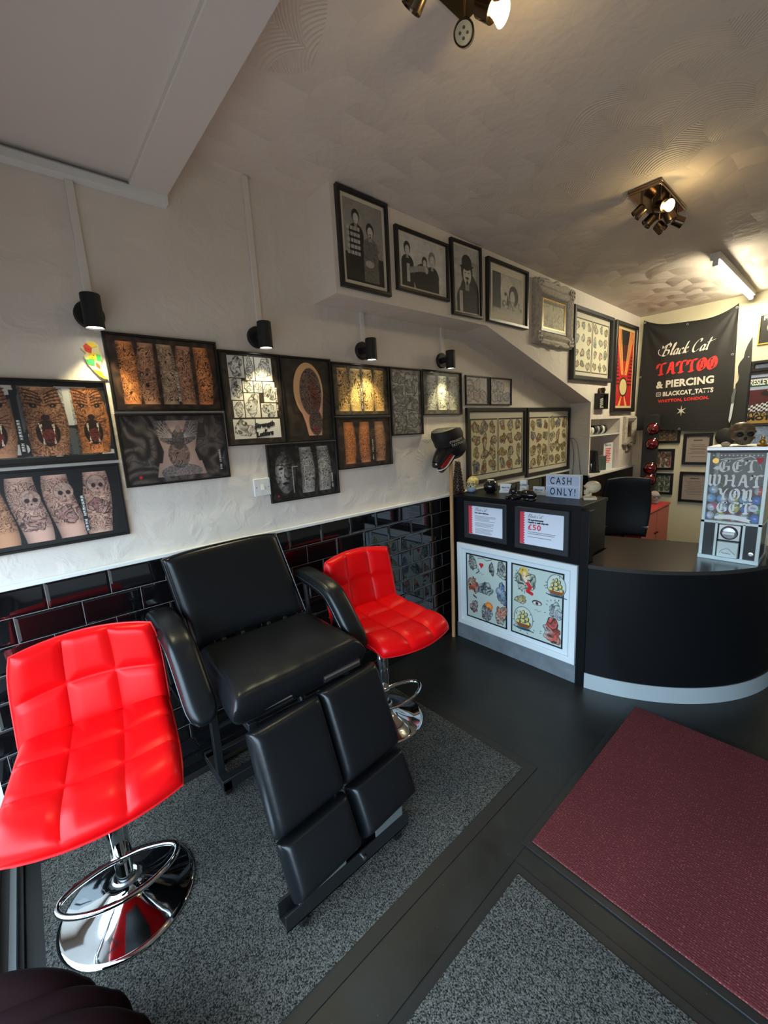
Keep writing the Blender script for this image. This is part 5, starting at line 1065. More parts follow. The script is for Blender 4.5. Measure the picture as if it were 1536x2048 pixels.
M['mouthred'] = mat('red_mouth', (0.30, 0.006, 0.008), 0.3)
mb = MB(); mb.tube(crom([(0.012, -0.005, 1.348), (0.014, -0.045, 1.312), (0.014, -0.085, 1.276), (0.012, -0.100, 1.258)], 6), [0.032 - 0.0008 * i for i in range(19)], 14); obj('tongue', mb, 'mouthred', t)
mb = MB(); mb.tube(crom([(0.040, 0.0, 1.335), (0.040, -0.04, 1.298), (0.036, -0.078, 1.264), (0.018, -0.106, 1.248), (0.0, -0.110, 1.246), (-0.018, -0.106, 1.248), (-0.036, -0.078, 1.264), (-0.040, -0.03, 1.305)], 5), 0.0045, 8); obj('lip', mb, 'ink_white', t)
for s in (-1, 1):
    mb = MB(); mb.ball((s * 0.050, -0.062, 1.402), (0.008, 0.012, 0.008), 12, 8); obj('eye', mb, 'steel', t)
mb = MB(); mb.ball((0.016, -0.153, 1.290), (0.008, 0.006, 0.006), 10, 8); obj('nostril', mb, 'bone', t)
t = thing('beanie', 'black knitted beanie with white lettering pulled over the beast head', 'hat', (HB.x, HB.y, 1.40))
mb = MB()
prof = [(0.090, 0.015), (0.098, 0.018), (0.102, 0.05), (0.108, 0.088), (0.098, 0.118), (0.07, 0.122), (0.03, 0.112), (0, 0.108)]
v0 = len(mb.v); mb.lathe(prof, 40, (0, 0, 0))
mb.v = [(x * 0.86, (y * 1.12) - z * 0.35 + 0.01, z + (-0.10) * (y) * -1 * 0.35 - 0.004 + (0.0 if y > 0 else y * 0.25)) for x, y, z in mb.v]
o = obj('cap', mb, 'blackmatt', t)
so = o.modifiers.new('s', 'SOLIDIFY'); so.thickness = 0.006
def wrap(x, y, z):
    a = x / 0.088; return (0.0905 * math.cos(a) * 0.90, 0.0905 * math.sin(a) * 1.05 - 0.012 + 0.0, y + 0.0)
text('lettering', 'STINKEYE', 0.021, 'ink_white', t, (-0.088, 0.040, 0), bold=0.0006, ext=0.0001, sx_=0.95, warp=lambda x, y, z: (0.108 * math.cos((x + 0.02) / 0.1) * 0.90, 0.125 * math.sin((x + 0.02) / 0.1) - y * 0.35 + 0.01, y + 0.3 * (x)))
text('lettering', 'TATTOO', 0.021, 'ink_white', t, (-0.082, 0.018, 0), bold=0.0006, ext=0.0001, sx_=0.95, warp=lambda x, y, z: (0.108 * math.cos((x + 0.02) / 0.1) * 0.90, 0.125 * math.sin((x + 0.02) / 0.1) - y * 0.35 + 0.01, y + 0.3 * (x)))
M['brownres'] = mat('dark_brown_resin', (0.055, 0.028, 0.018), 0.35, bump=0.3, bscale=80)
mb = MB(); r = random.Random(5)
for k in range(110):
    q = k / 110; z = 0.012 + 0.215 * q; R_ = 0.034 * (1 - q) + 0.013; a = k * 2.4
    mb.ball((R_ * math.cos(a) * 0.8, R_ * math.sin(a), z), r.uniform(0.006, 0.009), 8, 6)
mb.lathe([(0.022, 0.01), (0.030, 0.02), (0.012, 0.21), (0.0, 0.22)], 16)
t = thing('knobbly_cone', 'tall dark brown knobbly ornament standing on the ledge behind the stick', 'ornament', (0.046, 2.335, 1.051))
obj('spire', mb, 'brownres', t); mb = MB(); mb.lathe([(0, 0), (0.038, 0), (0.040, 0.006), (0.034, 0.012), (0, 0.012)], 24); obj('foot', mb, 'brownres', t)

# ================================================================== ornaments on the counter
ZT = CZ
def skull(name, label, cat, loc, s, rz, m, dark, group=None, jaw=True, extra=None):
    """skull facing local -y"""
    t = thing(name, label, cat, loc, (0, 0, rz), group)
    def cran(p):
        x, y, z = p
        if y < -0.2 and z < 0.1: x *= 0.86
        return (x, y, z)
    mb = MB(); mb.ball((0, 0.10 * s, 0.64 * s), (0.36 * s, 0.44 * s, 0.36 * s), 32, 22, cran)
    mb.ball((0, -0.20 * s, 0.40 * s), (0.25 * s, 0.18 * s, 0.24 * s), 24, 16)
    for k in (-1, 1): mb.ball((k * 0.21 * s, -0.17 * s, 0.42 * s), (0.10 * s, 0.13 * s, 0.06 * s), 14, 10); mb.tube([(k * 0.02 * s, -0.34 * s, 0.66 * s), (k * 0.14 * s, -0.345 * s, 0.69 * s), (k * 0.27 * s, -0.26 * s, 0.64 * s)], 0.045 * s, 10)
    obj('cranium', mb, m, t, ang=80)
    if jaw:
        mb = MB(); mb.tube(crom([(-0.22 * s, 0.02 * s, 0.30 * s), (-0.20 * s, -0.14 * s, 0.14 * s), (0, -0.30 * s, 0.09 * s), (0.20 * s, -0.14 * s, 0.14 * s), (0.22 * s, 0.02 * s, 0.30 * s)], 6), 0.055 * s, 10); mb.ball((0, -0.10 * s, 0.14 * s), (0.17 * s, 0.18 * s, 0.14 * s), 18, 12); obj('jaw', mb, m, t, ang=80)
    for k in (-1, 1):
        mb = MB(); mb.ball((k * 0.135 * s, -0.325 * s, 0.545 * s), (0.095 * s, 0.055 * s, 0.085 * s), 18, 12); obj('eye_socket', mb, dark, t)
    mb = MB(); mb.ball((0, -0.375 * s, 0.40 * s), (0.045 * s, 0.03 * s, 0.065 * s), 12, 8); obj('nose_hole', mb, dark, t)
    for k in range(6):
        mb = MB(); mb.box(-0.155 * s + k * 0.054 * s, -0.110 * s + k * 0.054 * s, -0.375 * s + abs(k - 2.5) * 0.02 * s, -0.31 * s, 0.20 * s, 0.29 * s); obj('tooth', mb, m, t, bevel=0.004 * s)
    if extra: extra(t, s)
    return t
M['sugar'] = mat('painted_yellow_skull', (0.62, 0.50, 0.20), 0.35, vary=0.5, bscale=60)
M['mask'] = mat('blue_grey_mask', (0.28, 0.36, 0.46), 0.5, bump=0.3, bscale=50)
def ex1(t, s):
    mb = MB(); mb.ball((0, -0.22 * s, 0.20 * s), (0.30 * s, 0.26 * s, 0.20 * s), 24, 14); obj('mask', mb, 'mask', t)
    for k in (-1, 1):
        mb = MB(); mb.lathe([(0.10 * s, 0), (0.12 * s, 0.02 * s), (0.10 * s, 0.04 * s)], 20, (k * 0.135 * s, -0.36 * s, 0.55 * s), (0, -1, 0)); mb.ball((k * 0.135 * s, -0.37 * s, 0.55 * s), 0.05 * s, 12, 8); obj('eye_ring', mb, 'bone', t)
skull('painted_skull', 'yellow painted skull ornament with a blue grey mask on the counter, leftmost', 'ornament', (0.125, 2.40, ZT), 0.112, math.radians(18), 'sugar', 'ink_black', extra=ex1)
t = thing('candle_holder', 'round glossy black ball candle holder with a pale top on the counter', 'candle holder', (0.250, 2.44, ZT))
mb = MB(); mb.lathe([(0, 0), (0.026, 0), (0.040, 0.012), (0.049, 0.035), (0.049, 0.052), (0.042, 0.072), (0.030, 0.084), (0.026, 0.086), (0.024, 0.080), (0, 0.078)], 36); obj('bowl', mb, 'blackgloss', t)
mb = MB(); mb.lathe([(0, 0.079), (0.0225, 0.079), (0.0225, 0.090), (0, 0.091)], 28); obj('wax', mb, 'ink_white', t)
def cardstand(loc, rz, w, h, label, txt, portrait=False):
    t = thing('card_holder', label, 'card holder', loc, (0, 0, rz)); d = 0.034
    mb = MB(); mb.box(-w / 2, w / 2, -d / 2, d / 2, 0, 0.004); mb.box(-w / 2, w / 2, -d / 2, -d / 2 + 0.003, 0, 0.016); mb.box(-w / 2, w / 2, d / 2 - 0.003, d / 2, 0, h * 0.6)
    for s in (-1, 1): mb.box(s * w / 2 - 0.0015, s * w / 2 + 0.0015, -d / 2, d / 2, 0, 0.016)
    obj('stand', mb, 'white', t, smooth=False)
    mb = MB(); mb.box(-w / 2 + 0.003, w / 2 - 0.003, -0.009, 0.009, 0.004, h); c = obj('cards', mb, 'paper', t, smooth=False)
    if txt: text('lettering', txt, h * 0.24, 'ink_black', t, (0, h * 0.55, 0), 'CENTER', ext=0.0001, shear=0.3, bold=0.0003, warp=lambda x, y, z: (x, -0.0095 - z, y))
    mb = MB(); mb.box(-w * 0.25, w * 0.25, -0.0097, -0.0092, h * 0.33, h * 0.37); mb.box(-w * 0.3, w * 0.3, -0.0097, -0.0092, h * 0.24, h * 0.27); obj('small_print', mb, 'ink_grey', t, smooth=False)
cardstand((0.352, 2.47, ZT), math.radians(14), 0.080, 0.060, 'white business card holder beside the black ball, left of the cat', 'Black Cat')
cardstand((0.448, 2.535, ZT), math.radians(5), 0.052, 0.084, 'upright white card holder standing behind the black cat figurine', 'CARE')
cardstand((0.583, 2.49, ZT), math.radians(8), 0.078, 0.054, 'low white business card holder between the cat and the light box', 'Black Cat')
# black cat figurine
t = thing('cat_figurine', 'glossy black sprawling cat figurine with paws over the counter edge', 'figurine', (0.575, 2.30, ZT), (0, 0, math.radians(-12)))
mb = MB(); mb.ball((0.035, 0.01, 0.030), (0.062, 0.036, 0.030), 24, 16); mb.ball((-0.02, -0.015, 0.026), (0.040, 0.030, 0.026), 20, 14)
mb.tube(crom([(0.085, 0.01, 0.02), (0.11, -0.01, 0.010), (0.09, -0.035, 0.008), (0.05, -0.04, 0.008)], 6), 0.007, 10)
for dx in (-0.045, 0.0): mb.tube(crom([(dx + 0.01, -0.02, 0.022), (dx - 0.005, -0.05, 0.014), (dx - 0.012, -0.068, 0.008)], 6), [0.012] * 13, 10); mb.ball((dx - 0.012, -0.070, 0.010), 0.0125, 12, 8)
obj('body', mb, 'blackgloss', t)
mb = MB(); mb.ball((-0.045, -0.028, 0.050), (0.027, 0.025, 0.023), 20, 14); mb.ball((-0.050, -0.050, 0.042), (0.012, 0.010, 0.009), 12, 8); hd = obj('head', mb, 'blackgloss', t)
for s in (-1, 1):
    mb = MB(); mb.cyl((-0.045 + s * 0.016, -0.026, 0.064), (-0.045 + s * 0.021, -0.024, 0.088), 0.010, 0.001, n=12); obj('ear', mb, 'blackgloss', hd)
# light box
t = thing('light_box', 'white letter light box reading CASH ONLY! on the counter', 'light box', (0.752, 2.468, ZT), (0, 0, 0))
mb = MB(); mb.box(-0.106, 0.106, -0.012, 0.026, 0, 0.140); obj('case', mb, 'frame_white', t, bevel=0.002)
M['lbox'] = mat('pale_blue_acrylic', (0.50, 0.58, 0.76), 0.35)
mb = MB(); mb.box(-0.100, 0.100, -0.0135, -0.0115, 0.006, 0.067); obj('panel', mb, 'lbox', t); mb = MB(); mb.box(-0.100, 0.100, -0.0135, -0.0115, 0.073, 0.134); obj('panel', mb, 'lbox', t)
for s, z in (('CASH', 0.082), ('ONLY!', 0.015)): text('lettering', s, 0.062, 'ink_black', t, (-0.078 + (0.0 if s == 'CASH' else 0.0), z, 0), 'LEFT', bold=0.0006, sx_=0.70, space=1.38, ext=0.0002, warp=lambda x, y, z_: (x, -0.0140 - z_, y))
def ex2(t, s):
    mb = MB(); mb.box(-0.34 * s, 0.34 * s, -0.40 * s, 0.32 * s, 0, 0.16 * s); obj('stand', mb, 'bone', t, bevel=0.04 * s)
tp = skull('phrenology_skull', 'cream skull ornament on a small block at the right end of the counter', 'ornament', (0.915, 2.47, ZT + 0.0), 0.098, math.radians(-62), 'bone', 'brownres')
ex2(tp, 0.098)
for ch in tp.children:
    if ch.name.split('.')[0] != 'stand': ch.location = (0, 0, 0.012)

# ================================================================== capsule vending machine
GX0, GX1, GY0, GY1, GZ = 1.398, 1.646, 2.715, 2.955, 0.742
t = thing('vending_machine', 'coin-operated capsule vending machine with lettered clear front on the curved desk', 'vending machine', ((GX0 + GX1) / 2, GY0, GZ)); L = Vector(t.location)
W2 = (GX1 - GX0) / 2; D = GY1 - GY0; H = 0.60; HM = 0.205
M['vm'] = mat('pale_silver_paint', (0.58, 0.66, 0.64), 0.3, 0.35); M['vmblack'] = mat('charcoal_panel', (0.014, 0.016, 0.018), 0.35)
def vb(x0, x1, y0, y1, z0, z1, m, name, par=None, bev=0.002):
    mb = MB(); mb.box(x0, x1, y0, y1, z0, z1); return obj(name, mb, m, par or t, bevel=bev)
mb = MB()
for x in (-W2, W2 - 0.016):
    for y in (0, D - 0.016): mb.box(x, x + 0.016, y, y + 0.016, 0.01, H - 0.02)
mb.box(-W2 - 0.002, W2 + 0.002, -0.004, D, 0, 0.022); mb.box(-W2, W2, 0, D, HM - 0.006, HM + 0.008); mb.box(-0.062, -0.050, 0.0, 0.02, 0.02, HM); mb.box(0.050, 0.062, 0.0, 0.02, 0.02, HM)
obj('frame', mb, 'vm', t, bevel=0.0015)
vb(-W2 - 0.003, W2 + 0.003, -0.004, D + 0.003, H - 0.020, H, 'steel', 'lid'); vb(-W2 + 0.002, W2 - 0.002, -0.002, D, H - 0.030, H - 0.020, 'vmblack', 'lid_band')
vb(-W2 + 0.014, -0.060, 0.005, 0.012, 0.02, HM - 0.004, 'vmblack', 'front_panel'); p_ = vb(0.060, W2 - 0.014, 0.005, 0.012, 0.02, HM - 0.004, 'vmblack', 'front_panel')
mb = MB(); mb.lathe([(0, 0), (0.011, 0), (0.011, 0.004), (0.006, 0.005), (0.006, 0.002), (0, 0.002)], 20, (0.092, 0.005, 0.052), (0, -1, 0)); obj('lock', mb, 'steel', p_)
vb(-W2 + 0.004, -W2 + 0.010, 0.01, D - 0.01, 0.02, HM - 0.006, 'vmblack', 'side_panel'); vb(W2 - 0.010, W2 - 0.004, 0.01, D - 0.01, 0.02, HM - 0.006, 'vmblack', 'side_panel'); vb(-W2 + 0.01, W2 - 0.01, D - 0.010, D - 0.004, 0.02, H - 0.03, 'alu', 'back_panel')
vb(-W2 + 0.01, W2 - 0.01, 0.01, D - 0.01, HM - 0.002, HM + 0.004, 'steel', 'hopper_floor')
co = vb(-0.046, 0.046, -0.006, 0.012, 0.112, 0.198, 'steel', 'coin_mechanism', bev=0.004)
mb = MB(); mb.lathe([(0.036, 0), (0.036, 0.004), (0.031, 0.004), (0.031, 0)], 36, (0, -0.006, 0.155), (0, -1, 0)); obj('ring', mb, 'ink_black', co)
mb = MB(); mb.lathe([(0, 0), (0.030, 0), (0.029, 0.006), (0, 0.008)], 36, (0, -0.006, 0.155), (0, -1, 0)); mb.box(-0.026, 0.026, -0.030, -0.010, 0.147, 0.163); obj('turn_handle', mb, 'steel', co, bevel=0.002)
ch_ = vb(-0.044, 0.044, -0.020, 0.010, 0.022, 0.108, 'vm', 'chute_flap', bev=0.004)
mb = MB(); mb.tube(crom([(-0.030, -0.0212, 0.045), (-0.022, -0.0212, 0.062), (0.0, -0.0212, 0.074), (0.018, -0.0212, 0.060), (0.034, -0.0212, 0.044)], 5), 0.0011, 5); mb.tube(crom([(-0.022, -0.0212, 0.052), (-0.012, -0.0212, 0.047), (0.0, -0.0212, 0.049), (0.016, -0.0212, 0.045)], 5), 0.0016, 5); obj('line_emblem', mb, 'ink_grey', ch_)
gl = vb(-W2 + 0.014, W2 - 0.014, 0.004, 0.007, HM + 0.006, H - 0.030, 'pane', 'front_pane', bev=0)
vb(-W2 + 0.003, -W2 + 0.006, 0.014, D - 0.014, HM + 0.006, H - 0.03, 'pane', 'side_pane', bev=0); vb(W2 - 0.006, W2 - 0.003, 0.014, D - 0.014, HM + 0.006, H - 0.03, 'pane', 'side_pane', bev=0)
wv = lambda x, y, z: (x, 0.0035 - z, y)
M['pane_ink'] = mat('white_pane_ink', (0.90, 0.93, 0.90), 0.5)
for s, z, h_, k in (('GET', 0.470, 0.064, 0.88), ('WHAT', 0.395, 0.064, 0.86), ('YOU', 0.325, 0.062, 0.86), ('GET', 0.257, 0.060, 0.86)):
    nib_text('lettering', s, BL, h_, 'pane_ink', gl, (0.008 if s != 'WHAT' else 0.0, z, 0), 0.19, 35, 0.0, 0.06, k, 'CENTER', warp=wv)
def shape(name, pts, m, z=0.0): mb = MB(); mb.add([wv(x, y, z) for x, y in pts], [tuple(range(len(pts)))]); return obj(name, mb, m, gl, smooth=False)
mb = MB()
for k in range(13):
    x = -0.095 + k * 0.0158; y = 0.556; d_ = 0.0042; mb.add([wv(x - d_, y, 0), wv(x, y - d_, 0), wv(x + d_, y, 0), wv(x, y + d_, 0)], [(0, 1, 2, 3)])
obj('diamond_row', mb, 'pane_ink', gl, smooth=False)
shape('heart', [(0.072, 0.538), (0.080, 0.545), (0.087, 0.540), (0.094, 0.545), (0.101, 0.537), (0.088, 0.512)], 'ink_pink', 0.0001)
mb = MB(); mb.lathe([(0, 0), (0.014, 0), (0.014, 0.0004), (0, 0.0004)], 10, wv(-0.085, 0.528, 0), (0, -1, 0)); obj('gold_badge', mb, 'gold', gl, smooth=False)
mb = MB(); mb.add([wv(*p, 0) for p in ((-0.095, 0.488), (-0.080, 0.500), (-0.068, 0.500), (-0.070, 0.478))], [(0, 1, 2, 3)]); mb.tube([wv(*p, 0) for p in ((-0.066, 0.533), (-0.04, 0.540), (-0.01, 0.538), (0.02, 0.546))], 0.003, 5); mb.tube([wv(*p, 0) for p in crom([(0.01, 0.530, 0), (0.03, 0.548, 0), (0.055, 0.553, 0), (0.07, 0.54, 0)], 4) and [(0.01, 0.530), (0.03, 0.546), (0.055, 0.551), (0.07, 0.54)]], 0.003, 5); mb.tube([wv(*p, 0) for p in ((0.088, 0.512), (0.094, 0.500), (0.098, 0.485))], 0.0012, 5)
obj('small_emblems', mb, 'pane_ink', gl, smooth=False)
shape('ribbon', [(-0.070, 0.234), (-0.052, 0.241), (-0.052, 0.247), (0.0, 0.250), (0.062, 0.243), (0.060, 0.236), (0.078, 0.230), (0.072, 0.222), (0.080, 0.214), (0.0, 0.226), (-0.068, 0.222)], 'pane_ink')
mb = MB(); mb.lathe([(0, 0), (0.019, 0), (0.019, 0.0004), (0, 0.0004)], 24, wv(0.082, 0.292, 0), (0, -1, 0)); rn = obj('price_disc', mb, 'paper', gl, smooth=False); text('lettering', '50p', 0.014, 'ink_black', rn, (0.082, 0.288, 0.0008), 'CENTER', ext=0.0001, warp=wv)
# capsules inside: each one its own thing
cols = {'blue': (0.03, 0.20, 0.62), 'sky blue': (0.16, 0.42, 0.72), 'pink': (0.80, 0.08, 0.28), 'green': (0.05, 0.38, 0.10), 'yellow': (0.66, 0.62, 0.08), 'red': (0.70, 0.05, 0.03)}
for c, v in cols.items(): M['cap_' + c] = mat('capsule_' + c.replace(' ', '_'), v, 0.18, coat=0.5)
M['cap_clear'] = mat('milky_capsule_lid', (0.55, 0.62, 0.66), 0.12, coat=0.6)
proto = {}
def capsule(c, x, y, z, label, rx, group):
    key = c; rot = (rx, random.uniform(-0.5, 0.5), random.uniform(0, 6))
    if key in proto: o = dup(proto[key], (x, y, z), label)
    else:
        o = thing('toy_capsule', label, 'toy capsule', (x, y, z)); proto[key] = o
        mb = MB(); mb.lathe([(0, -0.023)] + [(0.023 * math.sin(a), -0.023 * math.cos(a)) for a in np.linspace(0.15, 2.1, 11)], 20); obj('cup', mb, 'cap_' + c, o)
        mb = MB(); mb.lathe([(0.0232 * math.sin(a), -0.0232 * math.cos(a)) for a in np.linspace(2.08, PI - 0.001, 6)], 20); obj('lid', mb, 'cap_clear', o)
    o['group'] = group; o.rotation_euler = rot; return o
random.seed(12)
order = ['blue', 'pink', 'yellow', 'sky blue', 'blue', 'red', 'green', 'sky blue', 'blue', 'yellow', 'blue', 'pink']
xs = (-0.093, -0.046, 0.0, 0.046, 0.093); ys = (0.034, 0.081, 0.128, 0.175); z0 = GZ + HM + 0.028; k = 0
front = {(0, 0): 'blue', (0, 4): 'blue', (0, 1): 'yellow', (0, 2): 'red', (0, 3): 'pink', (1, 0): 'pink', (1, 1): 'sky blue', (1, 2): 'yellow', (1, 3): 'blue', (1, 4): 'green', (2, 0): 'sky blue', (2, 1): 'sky blue', (2, 2): 'yellow', (2, 3): 'sky blue', (2, 4): 'blue', (3, 0): 'sky blue', (3, 4): 'red'}
rowname = ('bottom', 'second', 'third', 'top'); colname = ('far left', 'left of centre', 'in the centre', 'right of centre', 'far right')
for lay in range(4):
    for j, yy in enumerate(ys):
        for i, xx in enumerate(xs):
            if lay == 3 and i in (1, 2, 3): continue
            k += 1; fr = j == 0; c = front.get((lay, i), order[(i + j * 3 + lay * 5) % 12]) if fr else order[(k * 5 + lay) % 12]
            lab = ('%s toy capsule against the front pane, %s row, %s' % (c, rowname[lay], colname[i])) if fr else ('%s toy capsule in the pile behind the front row in the vending machine' % c)
            capsule(c, 1.522 + xx * 1.0 + (0.004 if lay % 2 else -0.004), GY0 + yy, z0 + 0.047 * lay, lab, random.uniform(-1.9, -0.7), 'toy capsules at the front pane' if fr else '%s toy capsules deeper in the vending machine' % c)
# things standing on the machine
M['bronzeskull'] = mat('aged_bronze_resin', (0.20, 0.145, 0.09), 0.45, 0.2, bump=0.4, bscale=40, vary=0.4)
skull('skull_ornament', 'large bronze brown skull grinning on top of the vending machine', 'ornament', (1.520, 2.80, GZ + H), 0.150, math.radians(22), 'bronzeskull', 'ink_black', jaw=False)
for o in list(bpy.data.objects):
    if o.name == 'skull_ornament':
        o.scale = (1, 1, 0.92)
        for ch in o.children: ch.location = (0, 0, -0.020)
mb = MB(); mb.ball((0, 0, 0.011), (0.021, 0.017, 0.013), 16, 10); mb.ball((-0.004, -0.014, 0.012), (0.012, 0.008, 0.009), 12, 8); tag(obj('pebble_skull', mb, 'bone', loc=(1.467, 2.742, GZ + H - 0.0)), 'small pale bone pebble at the left of the bronze skull', 'ornament')
t = thing('golden_figurine', 'tiny golden figurine on the right of the vending machine top', 'figurine', (1.606, 2.76, GZ + H))
mb = MB(); mb.lathe([(0, 0), (0.020, 0), (0.022, 0.006), (0.014, 0.012), (0, 0.014)], 16); mb.ball((0, 0, 0.020), (0.012, 0.012, 0.012)); obj('body', mb, 'gold', t)
mb = MB(); mb.ball((0, 0, 0.036), 0.008, 12, 8)
for s in (-1, 1): mb.cyl((s * 0.008, 0, 0.016), (s * 0.021, 0, 0.026), 0.003, 0.001, n=8); mb.cyl((s * 0.004, 0, 0.040), (s * 0.007, 0, 0.052), 0.003, 0.0005, n=8)
obj('head', mb, 'gold', t)
mb = MB(); mb.box(-0.05, 0.05, -0.07, 0.07, 0, 0.075); tag(obj('paper_stack', mb, 'paper', loc=(1.720, 2.86, 0.742), rot=(0, 0, 0.2), smooth=False), 'white block of papers right of the vending machine at the picture edge', 'paper')

# ================================================================== banner
bu0, bu1 = 0.215, 1.066
def bform(s, q):
    """s 0..1 left to right, q 0..1 bottom to top -> x, y, z on the cloth"""
    xl = 0.215 + (0.245 - 0.215) * q; xr = 1.066 + (1.036 - 1.066) * q
    x = xl + (xr - xl) * s; zt = 2.554 * (1 - s) + 2.528 * s - 0.098 * math.sin(PI * s) ** 0.8 * (1 - 0.10 * math.cos(PI * s)) - 0.01 * math.sin(3 * PI * s)
    zb_ = 1.384 * (1 - s) + 1.353 * s + 0.012 * math.sin(2 * PI * s); z = zb_ + (zt - zb_) * q
    dr = math.hypot(s - 1, (q - 1) * 1.4); dl = math.hypot(s, (q - 1) * 1.4); ar = math.atan2(1 - q, 1 - s + 1e-4); al = math.atan2(1 - q, s + 1e-4)
    y = 5.318 - 0.012 * math.sin(PI * s) * math.sin(PI * q) + 0.008 * math.sin(ar * 11) * math.exp(-dr * 1.6) * min(1, dr * 6) + 0.007 * math.sin(al * 12) * math.exp(-dl * 2.0) * min(1, dl * 6) + 0.004 * math.sin(s * 9 + q * 3)
    return x, y, z
def onb(x, z, d):
    q = (z - 1.36) / 1.13; s = (x - 0.23) / 0.82
    for _ in range(4):
        bx, by, bz = bform(s, q); s += (x - bx) / 0.82; q += (z - bz) / 1.13
    return (x, bform(min(max(s, 0), 1), min(max(q, 0), 1))[1] - 0.0025 - d, z)
t = thing('wall_banner', 'large black cloth banner with cream and red tattoo shop lettering on the back wall', 'banner', (0.64, 5.35, 1.36)); L = Vector(t.location)
mb = MB(); n = 70; v = []; f = []
for j in range(n + 1):
    for i in range(n + 1): v.append(Vector(bform(i / n, j / n)) - L)
mb.add(v, [(j * (n + 1) + i, j * (n + 1) + i + 1, (j + 1) * (n + 1) + i + 1, (j + 1) * (n + 1) + i) for j in range(n) for i in range(n)]); cl = obj('cloth', mb, 'banner', t, ang=180)
mb = MB(); hem = [Vector(bform(i / 60, 0)) - L + Vector((0, -0.001, 0)) for i in range(61)] + [Vector(bform(1, j / 60)) - L + Vector((0, -0.001, 0)) for j in range(1, 61)] + [Vector(bform(1 - i / 60, 1)) - L + Vector((0, -0.001, 0)) for i in range(1, 61)] + [Vector(bform(0, 1 - j / 60)) - L + Vector((0, -0.001, 0)) for j in range(1, 60)]
mb.tube(hem, 0.003, 6, closed=True); obj('hem', mb, 'banner', t)
for s, q in ((0.012, 0.985), (0.5, 0.98), (0.985, 0.98), (0.975, 0.62), (0.5, 0.015), (0.012, 0.5)):
    x, y, z = bform(s, q); mb = MB(); mb.lathe([(0.005, 0), (0.011, 0), (0.011, 0.003), (0.005, 0.003)], 16, Vector((x, y - 0.001, z)) - L, (0, -1, 0)); obj('eyelet', mb, 'steel', t)
bw = lambda x, y, z: tuple(Vector(onb(x, y, z)) - L)
nib_text('lettering', 'Black Cat', SCR, 0.118, 'ink_white', t, (0.640, 2.148, 0), 0.15, 30, 0.30, 0.03, 0.78, 'CENTER', warp=bw)
nib_text('lettering', 'TATTOO', BL, 0.125, 'ink_red', t, (0.655, 1.955, 0), 0.23, 30, 0.05, 0.03, 0.80, 'CENTER', warp=bw)
text('lettering', '& PIERCING', 0.098, 'ink_white', t, (0.652, 1.826, 0), 'CENTER', bold=0.0042, ext=0.0, sx_=0.94, space=1.04, warp=bw)
text('lettering', 'BLACKCAT_TATTS', 0.060, 'ink_white', t, (0.468, 1.738, 0), 'LEFT', bold=0.0030, ext=0.0, sx_=0.80, space=1.08, warp=bw)
text('lettering', 'WHITTON, LONDON.', 0.042, 'ink_red', t, (0.650, 1.672, 0), 'CENTER', bold=0.0022, ext=0.0, sx_=0.98, space=1.10, warp=bw)
mb = MB(); st = []
for k in range(12): a = PI / 2 + k * PI / 6; r_ = 0.056 if k % 2 == 0 else 0.015; st.append(bw(0.648 + r_ * math.cos(a) * 0.82, 1.570 + r_ * math.sin(a), 0))
mb.add(st + [bw(0.648, 1.570, 0)], [(12, k, (k + 1) % 12) for k in range(12)]); obj('star', mb, 'ink_white', t, smooth=False)
mb = MB()
def ring(pts, w):
    n_ = len(pts); cx = sum(p[0] for p in pts) / n_; cy = sum(p[1] for p in pts) / n_
    v = [bw(*p, 0) for p in pts] + [bw(cx + (p[0] - cx) * w, cy + (p[1] - cy) * w, 0) for p in pts]; mb.add(v, [(i, (i + 1) % n_, n_ + (i + 1) % n_, n_ + i) for i in range(n_)])
rr = [(0.428 + sgx * 0.013 + 0.010 * math.cos(a), 1.760 + sgy * 0.013 + 0.010 * math.sin(a)) for sgx, sgy, a0_ in ((1, 1, 0), (-1, 1, PI / 2), (-1, -1, PI), (1, -1, 1.5 * PI)) for a in [a0_ + i * PI / 6 for i in range(4)]]
ring(rr, 0.78); ring([(0.428 + 0.011 * math.cos(i * 0.524), 1.760 + 0.011 * math.sin(i * 0.524)) for i in range(12)], 0.6); obj('camera_icon', mb, 'ink_white', t, smooth=False)
mb = MB()
for e_ in ([(0.435, 2.225), (0.437, 2.262), (0.452, 2.244)], [(0.492, 2.252), (0.506, 2.286), (0.512, 2.250)]): mb.add([bw(*p, 0) for p in e_], [(0, 1, 2)])
mb.tube([bw(*p, 0.001) for p in ((0.425, 2.160), (0.408, 2.175), (0.402, 2.205), (0.412, 2.225))], 0.003, 5); obj('cat_ears_and_tail', mb, 'ink_white', t, smooth=False)

# right of the banner
M['charcoal'] = mat('charcoal_board', (0.022, 0.022, 0.020), 0.5)
mb = MB(); pts = [(1.158, 2.205), (1.130, 2.14), (1.115, 2.08), (1.110, 2.03), (1.085, 1.99), (1.074, 1.95), (1.080, 1.90), (1.092, 1.865), (1.086, 1.82), (1.070, 1.79), (1.070, 1.40), (1.176, 1.40), (1.170, 1.9)]
mb.v = []; mb.prism(pts, 0, 0.02); mb.v = [(x - 1.11, -z, y - 1.4) for x, y, z in mb.v]; t = thing('wavy_blade', 'tall charcoal wavy-edged pointed cutout hanging right of the banner', 'wall decoration', (1.11, 5.345, 1.4)); obj('board', mb, 'charcoal', t, smooth=False)
mb = MB(); mb.cyl((0.036, -0.020, 0.63), (0.036, -0.024, 0.63), 0.006, n=12); obj('rivet', mb, 'steel', t)
t = thing('razor_cutout', 'narrow pale blade with a grey handle hanging against the charcoal cutout', 'wall decoration', (1.055, 5.300, 1.42))
